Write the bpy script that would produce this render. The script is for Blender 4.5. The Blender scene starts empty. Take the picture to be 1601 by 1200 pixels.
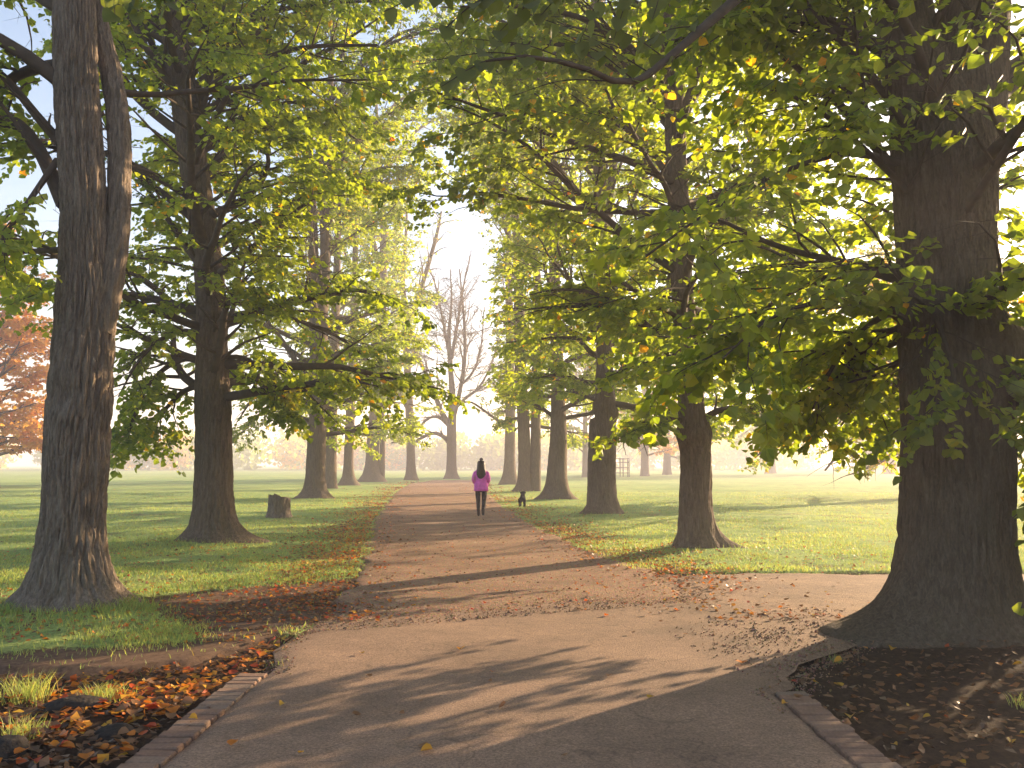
import bpy, bmesh, math, random
import numpy as np
from mathutils import Vector, Matrix
R = math.radians
sc = bpy.context.scene
COL = sc.collection
rng = np.random.default_rng(7)
random.seed(7)

# ------------------------------------------------------------------ camera, sky, sun, exposure
CAM_H, PITCH, FPX = 1.6, math.atan(126 / 1267.0), 1267.0
cam_d = bpy.data.cameras.new('camera')
cam_d.sensor_width = 36.0
cam_d.lens = 36.0 * FPX / 1601.0
cam_d.clip_start, cam_d.clip_end = 0.05, 5000
cam = bpy.data.objects.new('camera', cam_d)
COL.objects.link(cam)
cam.location = (0, 0, CAM_H)
cam.rotation_euler = (R(90) + PITCH, 0, 0)
sc.camera = cam

SUN_AZ, SUN_EL = R(49), R(14.5)          # azimuth measured from +Y towards +X
world = bpy.data.worlds.new('World')
sc.world = world
world.use_nodes = True
wn = world.node_tree
bg = wn.nodes['Background']
sky = wn.nodes.new('ShaderNodeTexSky')
sky.sky_type = 'NISHITA'
sky.sun_disc = False
sky.sun_elevation = SUN_EL
sky.sun_rotation = SUN_AZ
sky.air_density, sky.dust_density, sky.ozone_density = 1.0, 1.8, 1.2
wn.links.new(sky.outputs[0], bg.inputs[0])
bg.inputs[1].default_value = 0.09

sun_d = bpy.data.lights.new('sun', 'SUN')
sun_d.energy = 5.0
sun_d.angle = R(0.5)
sun_d.color = (1.0, 0.73, 0.45)
sun = bpy.data.objects.new('sun', sun_d)
COL.objects.link(sun)
sdir = Vector((math.sin(SUN_AZ) * math.cos(SUN_EL), math.cos(SUN_AZ) * math.cos(SUN_EL), math.sin(SUN_EL)))
sun.rotation_euler = sdir.to_track_quat('Z', 'Y').to_euler()
sun.location = (30, 30, 40)

sc.view_settings.view_transform = 'Standard'
sc.view_settings.look = 'None'
sc.view_settings.exposure = 2.05
sc.view_settings.gamma = 1.0
sc.view_settings.use_curve_mapping = False
sc.render.engine = 'CYCLES'
cy = sc.cycles
cy.use_denoising = True
cy.max_bounces = 8
cy.diffuse_bounces = 3
cy.glossy_bounces = 2
cy.transmission_bounces = 5
cy.volume_bounces = 1
cy.sample_clamp_indirect = 6.0
cy.caustics_reflective = False
cy.caustics_refractive = False

# ------------------------------------------------------------------ helpers: picture geometry
CP, SP = math.cos(PITCH), math.sin(PITCH)

def ray(px, py):
    u, v = (px - 800.5) / FPX, (600.0 - py) / FPX
    return np.array([u, CP - v * SP, SP + v * CP])

def gp(px, py, z=0.0):
    d = ray(px, py)
    t = (z - CAM_H) / d[2]
    return np.array([d[0] * t, d[1] * t, z])

def at(px, py, Y):
    d = ray(px, py)
    t = Y / d[1]
    return np.array([d[0] * t, Y, CAM_H + d[2] * t])

def project(P):
    P = np.asarray(P, float)
    x, y, z = P[:, 0], P[:, 1], P[:, 2] - CAM_H
    dep = y * CP + z * SP
    v = -y * SP + z * CP
    dep = np.where(dep < 0.05, 0.05, dep)
    return 800.5 + FPX * x / dep, 600 - FPX * v / dep

# ------------------------------------------------------------------ helpers: noise
_tab = np.random.default_rng(3).random(65536)

def vnoise(x, y, z=0.0):
    x, y, z = np.broadcast_arrays(np.asarray(x, float), np.asarray(y, float), np.asarray(z, float))
    xi, yi, zi = np.floor(x).astype(np.int64), np.floor(y).astype(np.int64), np.floor(z).astype(np.int64)
    fx, fy, fz = x - xi, y - yi, z - zi
    fx, fy, fz = fx * fx * (3 - 2 * fx), fy * fy * (3 - 2 * fy), fz * fz * (3 - 2 * fz)
    def h(a, b, c):
        return _tab[((a * 73856093) ^ (b * 19349663) ^ (c * 83492791)) & 65535]
    r = 0
    for dx in (0, 1):
        for dy in (0, 1):
            for dz in (0, 1):
                w = (fx if dx else 1 - fx) * (fy if dy else 1 - fy) * (fz if dz else 1 - fz)
                r = r + w * h(xi + dx, yi + dy, zi + dz)
    return r

def fbm(x, y, z=0.0, o=3):
    r, a, s = 0, 0.5, 0
    for k in range(o):
        r = r + a * vnoise(x * 2 ** k + 13.7 * k, y * 2 ** k + 5.1 * k, z * 2 ** k)
        s += a
        a *= 0.5
    return r / s

# ------------------------------------------------------------------ helpers: meshes
def new_mesh(name, V, Q=None, T=None, smooth=True, attr=None):
    V = np.asarray(V, np.float32).reshape(-1, 3)
    Q = np.zeros((0, 4), np.int32) if Q is None or len(Q) == 0 else np.asarray(Q, np.int32)
    T = np.zeros((0, 3), np.int32) if T is None or len(T) == 0 else np.asarray(T, np.int32)
    me = bpy.data.meshes.new(name)
    me.vertices.add(len(V))
    me.vertices.foreach_set('co', V.ravel())
    nl = Q.size + T.size
    me.loops.add(nl)
    me.loops.foreach_set('vertex_index', np.concatenate([Q.ravel(), T.ravel()]))
    me.polygons.add(len(Q) + len(T))
    st = np.concatenate([np.arange(len(Q)) * 4, Q.size + np.arange(len(T)) * 3]).astype(np.int32)
    me.polygons.foreach_set('loop_start', st)
    me.polygons.foreach_set('use_smooth', np.full(len(st), bool(smooth)))
    me.update(calc_edges=True)
    if attr:
        for an, (dom, dat) in attr.items():
            dat = np.asarray(dat, np.float32)
            a = me.attributes.new(an, 'FLOAT_COLOR', dom)
            c = np.ones((len(dat), 4), np.float32)
            c[:, :dat.shape[1]] = dat
            a.data.foreach_set('color', c.ravel())
    me.validate()
    return me

def link(name, me, mat=None, parent=None, loc=None):
    o = bpy.data.objects.new(name, me)
    COL.objects.link(o)
    if mat is not None and me is not None and not me.materials:
        me.materials.append(mat)
    if parent is not None:
        o.parent = parent
    if loc is not None:
        o.location = loc
    return o

def tag(o, label=None, cat=None, group=None, kind=None):
    if label: o['label'] = label
    if cat: o['category'] = cat
    if group: o['group'] = group
    if kind: o['kind'] = kind
    return o

def empty(name, loc, label, cat, group=None):
    o = bpy.data.objects.new(name, None)
    COL.objects.link(o)
    o.location = loc
    o.empty_display_size = 0.3
    return tag(o, label, cat, group)

class MB:
    def __init__(self):
        self.V, self.Q, self.T, self.n = [], [], [], 0
    def add(self, V, Q=None, T=None):
        V = np.asarray(V, float).reshape(-1, 3)
        if Q is not None and len(Q): self.Q.append(np.asarray(Q, np.int64) + self.n)
        if T is not None and len(T): self.T.append(np.asarray(T, np.int64) + self.n)
        self.V.append(V)
        self.n += len(V)
    def build(self, name, mat, parent=None, smooth=True, off=None):
        V = np.concatenate(self.V)
        if off is not None: V = V - np.asarray(off)
        Q = np.concatenate(self.Q) if self.Q else None
        T = np.concatenate(self.T) if self.T else None
        return link(name, new_mesh(name, V, Q, T, smooth), mat, parent)

def catmull(P, n):
    P = np.asarray(P, float)
    if len(P) == 2:
        t = np.linspace(0, 1, n)[:, None]
        return P[0] * (1 - t) + P[1] * t
    E = np.vstack([2 * P[0] - P[1], P, 2 * P[-1] - P[-2]])
    seg = np.linalg.norm(np.diff(P[:, :3], axis=0), axis=1)
    s = np.concatenate([[0], np.cumsum(seg)])
    u = np.linspace(0, s[-1], n)
    k = np.clip(np.searchsorted(s, u, side='right') - 1, 0, len(P) - 2)
    t = ((u - s[k]) / np.maximum(seg[k], 1e-9))[:, None]
    a, b, c, d = E[k], E[k + 1], E[k + 2], E[k + 3]
    return 0.5 * (2 * b + (c - a) * t + (2 * a - 5 * b + 4 * c - d) * t ** 2 + (3 * b - a - 3 * c + d) * t ** 3)

def tube(P, rad, m, cap=True):
    """P (n,3); rad (n,) or (n,m). returns V,Q,T"""
    P = np.asarray(P, float)
    n = len(P)
    rad = np.asarray(rad, float)
    if rad.ndim == 1: rad = np.repeat(rad[:, None], m, 1)
    tg = np.gradient(P, axis=0)
    tg /= np.maximum(np.linalg.norm(tg, axis=1, keepdims=True), 1e-9)
    N = np.zeros((n, 3))
    ref = np.array([1.0, 0, 0]) if abs(tg[0, 0]) < 0.9 else np.array([0, 1.0, 0])
    v = ref - tg[0] * ref.dot(tg[0])
    for i in range(n):
        v = v - tg[i] * v.dot(tg[i])
        v = v / max(np.linalg.norm(v), 1e-9)
        N[i] = v
    B = np.cross(tg, N)
    th = np.arange(m) * 2 * np.pi / m
    V = P[:, None, :] + rad[:, :, None] * (np.cos(th)[None, :, None] * N[:, None, :] + np.sin(th)[None, :, None] * B[:, None, :])
    i = np.arange(n - 1)[:, None] * m
    j = np.arange(m)[None, :]
    j2 = (j + 1) % m
    Q = np.stack([i + j, i + j2, i + m + j2, i + m + j], -1).reshape(-1, 4)
    V = V.reshape(-1, 3)
    T = None
    if cap:
        V = np.vstack([V, P[-1] + tg[-1] * rad[-1].mean() * 0.5])
        b = (n - 1) * m
        T = np.stack([b + np.arange(m), b + (np.arange(m) + 1) % m, np.full(m, n * m)], -1)
    return V, Q, T

def unit(v):
    v = np.asarray(v, float)
    return v / np.maximum(np.linalg.norm(v, axis=-1, keepdims=True), 1e-9)

# ------------------------------------------------------------------ materials
def mat_new(name):
    m = bpy.data.materials.new(name)
    m.use_nodes = True
    nt = m.node_tree
    return m, nt, nt.nodes['Principled BSDF'], nt.nodes['Material Output']

def ramp(nt, stops, src):
    r = nt.nodes.new('ShaderNodeValToRGB')
    e = r.color_ramp.elements
    while len(e) < len(stops): e.new(0.5)
    for k, (p, c) in enumerate(stops):
        e[k].position = p
        e[k].color = (*c, 1)
    nt.links.new(src, r.inputs[0])
    return r.outputs[0]

def nz(nt, scale, detail=4, rough=0.6, vec=None, dist=0.0):
    n = nt.nodes.new('ShaderNodeTexNoise')
    n.inputs['Scale'].default_value = scale
    n.inputs['Detail'].default_value = detail
    n.inputs['Roughness'].default_value = rough
    n.inputs['Distortion'].default_value = dist
    if vec is not None: nt.links.new(vec, n.inputs['Vector'])
    return n.outputs[0]

def mapping(nt, scale, coord='Object'):
    tc = nt.nodes.new('ShaderNodeTexCoord')
    mp = nt.nodes.new('ShaderNodeMapping')
    mp.inputs['Scale'].default_value = scale
    nt.links.new(tc.outputs[coord], mp.inputs[0])
    return mp.outputs[0]

def mixc(nt, fac, a, b, mode='MIX'):
    n = nt.nodes.new('ShaderNodeMix')
    n.data_type = 'RGBA'
    n.blend_type = mode
    for s, v in ((n.inputs[0], fac), (n.inputs[6], a), (n.inputs[7], b)):
        if isinstance(v, (int, float)): s.default_value = v
        elif isinstance(v, tuple): s.default_value = (*v, 1)
        else: nt.links.new(v, s)
    return n.outputs[2]

def bump(nt, bsdf, h, strength, dist):
    b = nt.nodes.new('ShaderNodeBump')
    b.inputs['Strength'].default_value = strength
    b.inputs['Distance'].default_value = dist
    nt.links.new(h, b.inputs['Height'])
    nt.links.new(b.outputs[0], bsdf.inputs['Normal'])

def attr_node(nt, name):
    a = nt.nodes.new('ShaderNodeAttribute')
    a.attribute_name = name
    s = nt.nodes.new('ShaderNodeSeparateColor')
    nt.links.new(a.outputs['Color'], s.inputs[0])
    return a.outputs['Color'], s.outputs[0], s.outputs[1], s.outputs[2]

def simple(name, col, rough=0.8, var=0.25, scale=8, bumpd=0.0):
    m, nt, b, _ = mat_new(name)
    n = nz(nt, scale, 5, 0.6, mapping(nt, (1, 1, 1)))
    lo = tuple(c * (1 - var) for c in col)
    hi = tuple(min(1, c * (1 + var)) for c in col)
    nt.links.new(ramp(nt, [(0.3, lo), (0.7, hi)], n), b.inputs['Base Color'])
    b.inputs['Roughness'].default_value = rough
    b.inputs['Specular IOR Level'].default_value = 0.25
    if bumpd: bump(nt, b, n, 0.6, bumpd)
    return m

def bark_mat(name, dark, mid, light, moss=0.25):
    m, nt, b, _ = mat_new(name)
    v1 = mapping(nt, (9, 9, 1.3))
    n1 = nz(nt, 3.0, 6, 0.65, v1, 0.6)
    rt = nt.nodes.new('ShaderNodeTexNoise'); rt.noise_type = 'RIDGED_MULTIFRACTAL'
    rt.inputs['Scale'].default_value = 2.4; rt.inputs['Detail'].default_value = 3; rt.inputs['Roughness'].default_value = 0.55; rt.inputs['Distortion'].default_value = 0.5
    nt.links.new(mapping(nt, (9, 9, 1.5)), rt.inputs['Vector'])
    v2 = mapping(nt, (1, 1, 0.5))
    n2 = nz(nt, 1.6, 4, 0.6, v2)
    c = ramp(nt, [(0.30, dark), (0.5, mid), (0.72, light)], n1)
    mossc = (0.075, 0.085, 0.03)
    fac = ramp(nt, [(0.5, (0, 0, 0)), (0.72, (moss, moss, moss))], n2)
    c = mixc(nt, fac, c, mossc)
    n3 = nz(nt, 60, 3, 0.6, mapping(nt, (1, 1, 0.5)))
    c = mixc(nt, 0.5, c, ramp(nt, [(0.3, (0.55, 0.55, 0.55)), (0.7, (1.25, 1.2, 1.15))], n3), 'MULTIPLY')
    nt.links.new(c, b.inputs['Base Color'])
    b.inputs['Roughness'].default_value = 0.92
    b.inputs['Specular IOR Level'].default_value = 0.15
    ad = nt.nodes.new('ShaderNodeMath'); ad.operation = 'MULTIPLY_ADD'
    nt.links.new(rt.outputs[0], ad.inputs[0]); ad.inputs[1].default_value = -0.6; nt.links.new(n1, ad.inputs[2])
    bump(nt, b, ad.outputs[0], 1.0, 0.045)
    return m

def leaf_mat(name, stops, autumn, trans=0.5, gain=(2.0, 2.2, 1.0)):
    """colour by the per-leaf random value, autumn stops by the second channel"""
    m, nt, b, out = mat_new(name)
    _, r, g, _b = attr_node(nt, 'leaf')
    c = ramp(nt, stops, r)
    a = ramp(nt, autumn, r)
    c = mixc(nt, g, c, a)
    nt.links.new(c, b.inputs['Base Color'])
    b.inputs['Roughness'].default_value = 0.5
    b.inputs['Specular IOR Level'].default_value = 0.35
    t = nt.nodes.new('ShaderNodeBsdfTranslucent')
    c2 = mixc(nt, 1.0, c, gain, 'MULTIPLY')
    nt.links.new(c2, t.inputs[0])
    mx = nt.nodes.new('ShaderNodeMixShader')
    mx.inputs[0].default_value = trans
    nt.links.new(b.outputs[0], mx.inputs[1])
    nt.links.new(t.outputs[0], mx.inputs[2])
    nt.links.new(mx.outputs[0], out.inputs[0])
    return m

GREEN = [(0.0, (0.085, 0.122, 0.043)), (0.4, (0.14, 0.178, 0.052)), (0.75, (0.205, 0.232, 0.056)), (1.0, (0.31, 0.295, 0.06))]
AUT = [(0.0, (0.42, 0.30, 0.03)), (0.5, (0.50, 0.27, 0.03)), (0.85, (0.48, 0.17, 0.02)), (1.0, (0.36, 0.09, 0.02))]
ORG = [(0.0, (0.52, 0.34, 0.08)), (0.5, (0.55, 0.29, 0.06)), (1.0, (0.50, 0.20, 0.045))]
M = {}
M['leaf'] = leaf_mat('lime_leaf', GREEN, AUT, 0.56, (3.0, 2.95, 0.45))
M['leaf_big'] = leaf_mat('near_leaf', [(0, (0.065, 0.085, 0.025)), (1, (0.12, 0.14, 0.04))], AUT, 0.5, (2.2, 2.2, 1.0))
M['leaf_orange'] = leaf_mat('beech_leaf', ORG, AUT, 0.5, (1.7, 1.5, 0.8))
M['bark'] = bark_mat('bark', (0.088, 0.065, 0.047), (0.145, 0.108, 0.08), (0.215, 0.165, 0.125))
M['bark_grey'] = bark_mat('bark_grey', (0.12, 0.092, 0.07), (0.21, 0.165, 0.126), (0.31, 0.25, 0.195), 0.15)
M['bark_dark'] = bark_mat('bark_dark', (0.08, 0.06, 0.042), (0.125, 0.095, 0.067), (0.185, 0.145, 0.105), 0.25)
M['twig'] = simple('twig_bark', (0.075, 0.055, 0.04), 0.9)

# ------------------------------------------------------------------ ground zones (metres)
def W(pix): return np.array([gp(*p)[:2] for p in pix])

def inpoly(x, y, poly):
    c = np.zeros(np.shape(x), bool)
    n = len(poly)
    for i in range(n):
        x1, y1 = poly[i]
        x2, y2 = poly[(i + 1) % n]
        if y1 == y2: continue
        k = ((y1 > y) != (y2 > y)) & (x < (x2 - x1) * (y - y1) / (y2 - y1) + x1)
        c ^= k
    return c

G_LEFT = np.array([(-1.9, 7.2), (-1.9, 9.2), (-2.5, 13.2), (-3.2, 17.8), (-4.5, 27.4), (-6.7, 46), (-8.6, 68), (-8.2, 84)])
G_RIGHT = np.array([(2.2, 7.2), (2.25, 9.2), (2.1, 12.4), (1.35, 16.3), (0.67, 21.6), (-0.3, 31.7), (-1.7, 52), (-2.7, 68), (-3.2, 84)])

def path_edges(y):
    return np.interp(y, G_LEFT[:, 1], G_LEFT[:, 0]), np.interp(y, G_RIGHT[:, 1], G_RIGHT[:, 0])

AP_Y, AP_R = [-6, 5.95, 6.1, 6.4, 6.8, 7.3, 8.0, 9.0, 9.6], [1.85, 1.85, 2.06, 2.1, 2.35, 2.9, 3.6, 4.0, 4.2]
P_DIRT = W([(590, 872), (540, 903), (350, 926), (180, 938), (0, 936), (-300, 940), (-300, 960), (0, 955), (190, 946), (345, 978), (335, 996), (160, 1010), (0, 1018), (-300, 1030), (-300, 1090), (0, 1058), (200, 1052), (330, 1030), (445, 990), (600, 930)])
P_LIT_L = W([(-700, 1075), (0, 1052), (200, 1046), (330, 1024), (450, 984), (470, 1000), (380, 1200), (300, 1500), (-700, 1500)])
P_LIT_R = W([(1040, 985), (1330, 968), (1500, 955), (1800, 955), (2300, 985), (2300, 1500), (1150, 1500), (1150, 1010)])
P_WORN = W([(1100, 990), (1180, 962), (1380, 950), (1350, 992), (1300, 1012), (1240, 1045), (1180, 1040)])
P_SIDE = np.array([(1.2, 8.0), (2.0, 8.1), (4.2, 8.6), (7, 8.8), (20, 9.4), (40, 10.0), (40, 14.3), (20, 13.0), (7, 12.35), (2.4, 12.4), (1.0, 12.6)])

def zones(x, y):
    x = np.asarray(x, float); y = np.asarray(y, float)
    wx = x + (fbm(x * 1.7, y * 1.7, 3.3, 5) - 0.5) * 0.9
    wy = y + (fbm(x * 1.7, y * 1.7, 9.1, 5) - 0.5) * 0.9
    l, r = path_edges(y)
    al, ar = np.interp(y, [-6, 6.7, 7.3, 9.6], [-1.9, -1.9, -2.1, -2.0]), np.interp(y, AP_Y, AP_R)
    path = ((x > l + .25) & (x < r - .25) & (y > 9.2) & (y < 84)) | ((x > al + .07) & (x < ar - .07) & (y < 9.5))
    side = inpoly(x, y, P_SIDE)
    dirt = inpoly(wx, wy, P_DIRT)
    litl = inpoly(wx, wy, P_LIT_L)
    litr = inpoly(wx, wy, P_LIT_R)
    near = (y < 6.6) & (x < 0)
    wornp = inpoly(wx, wy, P_WORN)
    dirt = dirt | wornp
    litr = litr | ((y < 8) & (x > 0))
    lit = (litl | litr | near) & ~wornp
    litr = litr & ~wornp
    hard = path | side
    grass = ~(hard | dirt | lit)
    return dict(path=path, side=side, dirt=dirt & ~hard, lit=lit & ~hard, litr=litr & ~hard, grass=grass)

# row trees: photo foot (px, py), used for mounds and leaf fall
FEET = dict(l1=(112, 955), l2=(335, 850), l3=(492, 780), l4=(517, 765), l5=(545, 759), l6=(585, 753), l7=(643, 751), l8=(705, 749),
            r1=(1490, 985), r2=(1092, 862), r3=(940, 806), r4=(870, 782), r5=(827, 769), r6=(797, 758))
FT = {k: gp(*v) for k, v in FEET.items()}

def near_tree(x, y, s=1.0):
    d = np.full(np.shape(x), 1e9)
    for p in FT.values():
        d = np.minimum(d, np.hypot(x - p[0], y - p[1]))
    return d

def height(x, y):
    z = zones(x, y)
    h = (fbm(x * 0.9, y * 0.9, 1.2) - 0.5) * 0.07 + (fbm(x * 5, y * 5, 2.0) - 0.5) * 0.025
    h = h * np.clip(1.4 - y / 60, 0.3, 1)
    h = h + 0.11 * np.exp(-(near_tree(x, y) / 1.15) ** 2)
    h = np.where(z['dirt'], h * 0.5 - 0.012, h)
    h = np.where(z['lit'], h * 1.5 - 0.05, h)
    h = np.where(z['litr'], h - 0.03 - 0.05 * np.clip((7.2 - y) / 2, 0, 1), h)
    h = np.where(z['path'] | z['side'], -0.05, h)
    return h

def axis(lo, fine_lo, fine_hi, hi, step, g):
    a = list(np.arange(fine_lo, fine_hi, step))
    s, p = step, a[-1]
    while p < hi:
        s *= g; p += s; a.append(p)
    s, p, b = step, a[0], []
    while p > lo:
        s *= g; p -= s; b.append(p)
    return np.array(b[::-1] + a)

gx = axis(-900, -6.5, 6.5, 900, 0.115, 1.07)
gy = axis(-40, 3.0, 13, 1500, 0.09, 1.05)
GX, GY = np.meshgrid(gx, gy)
GZ = height(GX.ravel(), GY.ravel())
zz = zones(GX.ravel(), GY.ravel())
ny, nx = GX.shape
i = np.arange(ny - 1)[:, None] * nx + np.arange(nx - 1)[None, :]
Qg = np.stack([i, i + 1, i + nx + 1, i + nx], -1).reshape(-1, 4)
gcol = np.stack([zz['grass'], zz['dirt'], zz['litr']], -1).astype(np.float32)
# soften the masks a little
def blur(c):
    c = c.reshape(ny, nx, -1)
    for _ in range(2):
        p = np.pad(c, ((1, 1), (1, 1), (0, 0)), mode='edge')
        c = (p[:-2, 1:-1] + p[2:, 1:-1] + p[1:-1, :-2] + p[1:-1, 2:] + 2 * c) / 6
    return c.reshape(-1, c.shape[-1])
gcol = blur(gcol)

def ground_mat():
    m, nt, b, _ = mat_new('ground')
    _, g, d, lr = attr_node(nt, 'zone')
    v = mapping(nt, (1, 1, 1))
    n_big = nz(nt, 0.12, 4, 0.6, v)
    n_mid = nz(nt, 1.3, 5, 0.65, v)
    n_fine = nz(nt, 22, 4, 0.7, v)
    n_vf = nz(nt, 130, 3, 0.7, v)
    grass = ramp(nt, [(0.28, (0.19, 0.29, 0.11)), (0.5, (0.275, 0.375, 0.135)), (0.74, (0.41, 0.44, 0.14))], n_mid)
    grass = mixc(nt, 0.65, grass, ramp(nt, [(0.32, (0.6, 0.75, 0.6)), (0.68, (1.35, 1.2, 1.1))], n_big), 'MULTIPLY')
    grass = mixc(nt, 0.8, grass, ramp(nt, [(0.3, (0.5, 0.55, 0.5)), (0.7, (1.4, 1.35, 1.3))], n_fine), 'MULTIPLY')
    worn = ramp(nt, [(0.54, (0, 0, 0)), (0.68, (0.75, 0.75, 0.75))], nz(nt, 0.55, 5, 0.7, v))
    grass = mixc(nt, worn, grass, (0.17, 0.115, 0.05))
    dirt = ramp(nt, [(0.3, (0.10, 0.062, 0.042)), (0.7, (0.21, 0.135, 0.09))], n_fine)
    lit = ramp(nt, [(0.3, (0.028, 0.019, 0.013)), (0.7, (0.085, 0.054, 0.034))], n_fine)
    c = mixc(nt, d, lit, dirt)
    gm = nt.nodes.new('ShaderNodeMath'); gm.operation = 'MULTIPLY_ADD'
    nt.links.new(n_fine, gm.inputs[0]); gm.inputs[1].default_value = 0.9; gm.inputs[2].default_value = -0.45
    ga = nt.nodes.new('ShaderNodeMath'); ga.operation = 'ADD'; ga.use_clamp = True
    nt.links.new(g, ga.inputs[0]); nt.links.new(gm.outputs[0], ga.inputs[1])
    fac = ramp(nt, [(0.35, (0, 0, 0)), (0.65, (1, 1, 1))], ga.outputs[0])
    c = mixc(nt, fac, c, grass)
    nt.links.new(c, b.inputs['Base Color'])
    b.inputs['Roughness'].default_value = 0.95
    b.inputs['Specular IOR Level'].default_value = 0.1
    hm = nt.nodes.new('ShaderNodeMath'); hm.operation = 'ADD'
    nt.links.new(n_fine, hm.inputs[0]); nt.links.new(n_vf, hm.inputs[1])
    bump(nt, b, hm.outputs[0], 0.8, 0.03)
    return m

M['ground'] = ground_mat()
ground = link('ground', new_mesh('ground', np.stack([GX.ravel(), GY.ravel(), GZ], -1), Qg, None, True, {'zone': ('POINT', gcol)}), M['ground'])
tag(ground, 'park lawn with worn earth and leaf litter around the avenue', None, None, 'structure')

def gravel_mat():
    m, nt, b, _ = mat_new('gravel')
    v = mapping(nt, (1, 1, 1))
    n1 = nz(nt, 1.1, 5, 0.65, v)
    n2 = nz(nt, 28, 5, 0.75, v)
    vo = nt.nodes.new('ShaderNodeTexVoronoi'); vo.inputs['Scale'].default_value = 55
    nt.links.new(v, vo.inputs['Vector'])
    c = ramp(nt, [(0.3, (0.21, 0.135, 0.09)), (0.55, (0.30, 0.195, 0.13)), (0.75, (0.37, 0.25, 0.168))], n1)
    c = mixc(nt, 0.85, c, ramp(nt, [(0.28, (0.5, 0.47, 0.45)), (0.72, (1.35, 1.33, 1.3))], n2), 'MULTIPLY')
    c = mixc(nt, 0.35, c, vo.outputs['Color'], 'SOFT_LIGHT')
    nt.links.new(c, b.inputs['Base Color'])
    b.inputs['Roughness'].default_value = 0.95
    b.inputs['Specular IOR Level'].default_value = 0.15
    hm = nt.nodes.new('ShaderNodeMath'); hm.operation = 'ADD'
    nt.links.new(n2, hm.inputs[0]); nt.links.new(vo.outputs['Distance'], hm.inputs[1])
    bump(nt, b, hm.outputs[0], 0.8, 0.025)
    return m

def tarmac_mat():
    m, nt, b, _ = mat_new('tarmac')
    v = mapping(nt, (1, 1, 1))
    n1 = nz(nt, 0.8, 5, 0.65, v)
    n2 = nz(nt, 55, 5, 0.85, v)
    n4 = nz(nt, 9, 4, 0.7, v)
    vo = nt.nodes.new('ShaderNodeTexVoronoi'); vo.inputs['Scale'].default_value = 150
    nt.links.new(v, vo.inputs['Vector'])
    c = ramp(nt, [(0.3, (0.165, 0.11, 0.075)), (0.5, (0.25, 0.165, 0.112)), (0.72, (0.33, 0.215, 0.143))], n1)
    c = mixc(nt, 0.9, c, ramp(nt, [(0.32, (0.32, 0.31, 0.30)), (0.5, (0.95, 0.95, 0.95)), (0.7, (1.75, 1.68, 1.6))], n2), 'MULTIPLY')
    c = mixc(nt, 0.5, c, ramp(nt, [(0.3, (0.72, 0.7, 0.7)), (0.7, (1.2, 1.2, 1.2))], n4), 'MULTIPLY')
    ck = nt.nodes.new('ShaderNodeTexVoronoi'); ck.feature = 'DISTANCE_TO_EDGE'; ck.inputs['Scale'].default_value = 0.55
    wv = nt.nodes.new('ShaderNodeVectorMath'); wv.operation = 'ADD'
    nn = nt.nodes.new('ShaderNodeTexNoise'); nn.inputs['Scale'].default_value = 2.5; nt.links.new(v, nn.inputs['Vector'])
    nt.links.new(v, wv.inputs[0]); nt.links.new(nn.outputs['Color'], wv.inputs[1])
    nt.links.new(wv.outputs[0], ck.inputs['Vector'])
    crack = ramp(nt, [(0.0, (0.25, 0.25, 0.25)), (0.009, (1, 1, 1))], ck.outputs['Distance'])
    c = mixc(nt, 0.4, c, crack, 'MULTIPLY')
    nt.links.new(c, b.inputs['Base Color'])
    b.inputs['Roughness'].default_value = 0.85
    b.inputs['Specular IOR Level'].default_value = 0.3
    hm = nt.nodes.new('ShaderNodeMath'); hm.operation = 'ADD'
    nt.links.new(n2, hm.inputs[0]); nt.links.new(vo.outputs['Distance'], hm.inputs[1])
    bump(nt, b, hm.outputs[0], 0.7, 0.008)
    return m

M['gravel'], M['tarmac'] = gravel_mat(), tarmac_mat()

def strip(name, ys, le, ri, nu, z0, mat, jit=0.12, label=None, skirt=0.06, horizontal=False, feather=False):
    """sheet between two edges with ragged borders and a turned-down rim"""
    n = len(ys)
    u = np.linspace(0, 1, nu)
    j1 = (fbm(ys * 2.3, 1.0, 4.0, 4) - 0.5) * 2 * jit
    j2 = (fbm(ys * 2.3, 7.0, 4.0, 4) - 0.5) * 2 * jit
    A = (le + j1)[:, None] * (1 - u)[None] + (ri + j2)[:, None] * u[None]
    Bc = np.repeat(ys[:, None], nu, 1)
    X, Y = (Bc, A) if horizontal else (A, Bc)
    Z = z0 + (fbm(X * 0.8, Y * 0.8, 6.0) - 0.5) * 0.02 + (fbm(X * 6, Y * 6, 2.0) - 0.5) * 0.006
    Z[:, 0] -= skirt; Z[:, -1] -= skirt
    if feather:
        Y = Y + ((fbm(X * 1.5, 3.0, 1.0, 4) - .5) * 1.2 + .45 * X) * np.clip(1 - (Y - Y[0]) / 4, 0, 1)
        Z = Z - .03 * np.clip(1 - (ys - ys[0]) / .7, 0, 1)[:, None]
    V = np.stack([X, Y, Z], -1).reshape(-1, 3)
    i = np.arange(n - 1)[:, None] * nu + np.arange(nu - 1)[None]
    Q = np.stack([i, i + 1, i + nu + 1, i + nu], -1).reshape(-1, 4)
    if horizontal: Q = Q[:, ::-1]
    o = link(name, new_mesh(name, V, Q), mat)
    return tag(o, label, None, None, 'structure')

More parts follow.
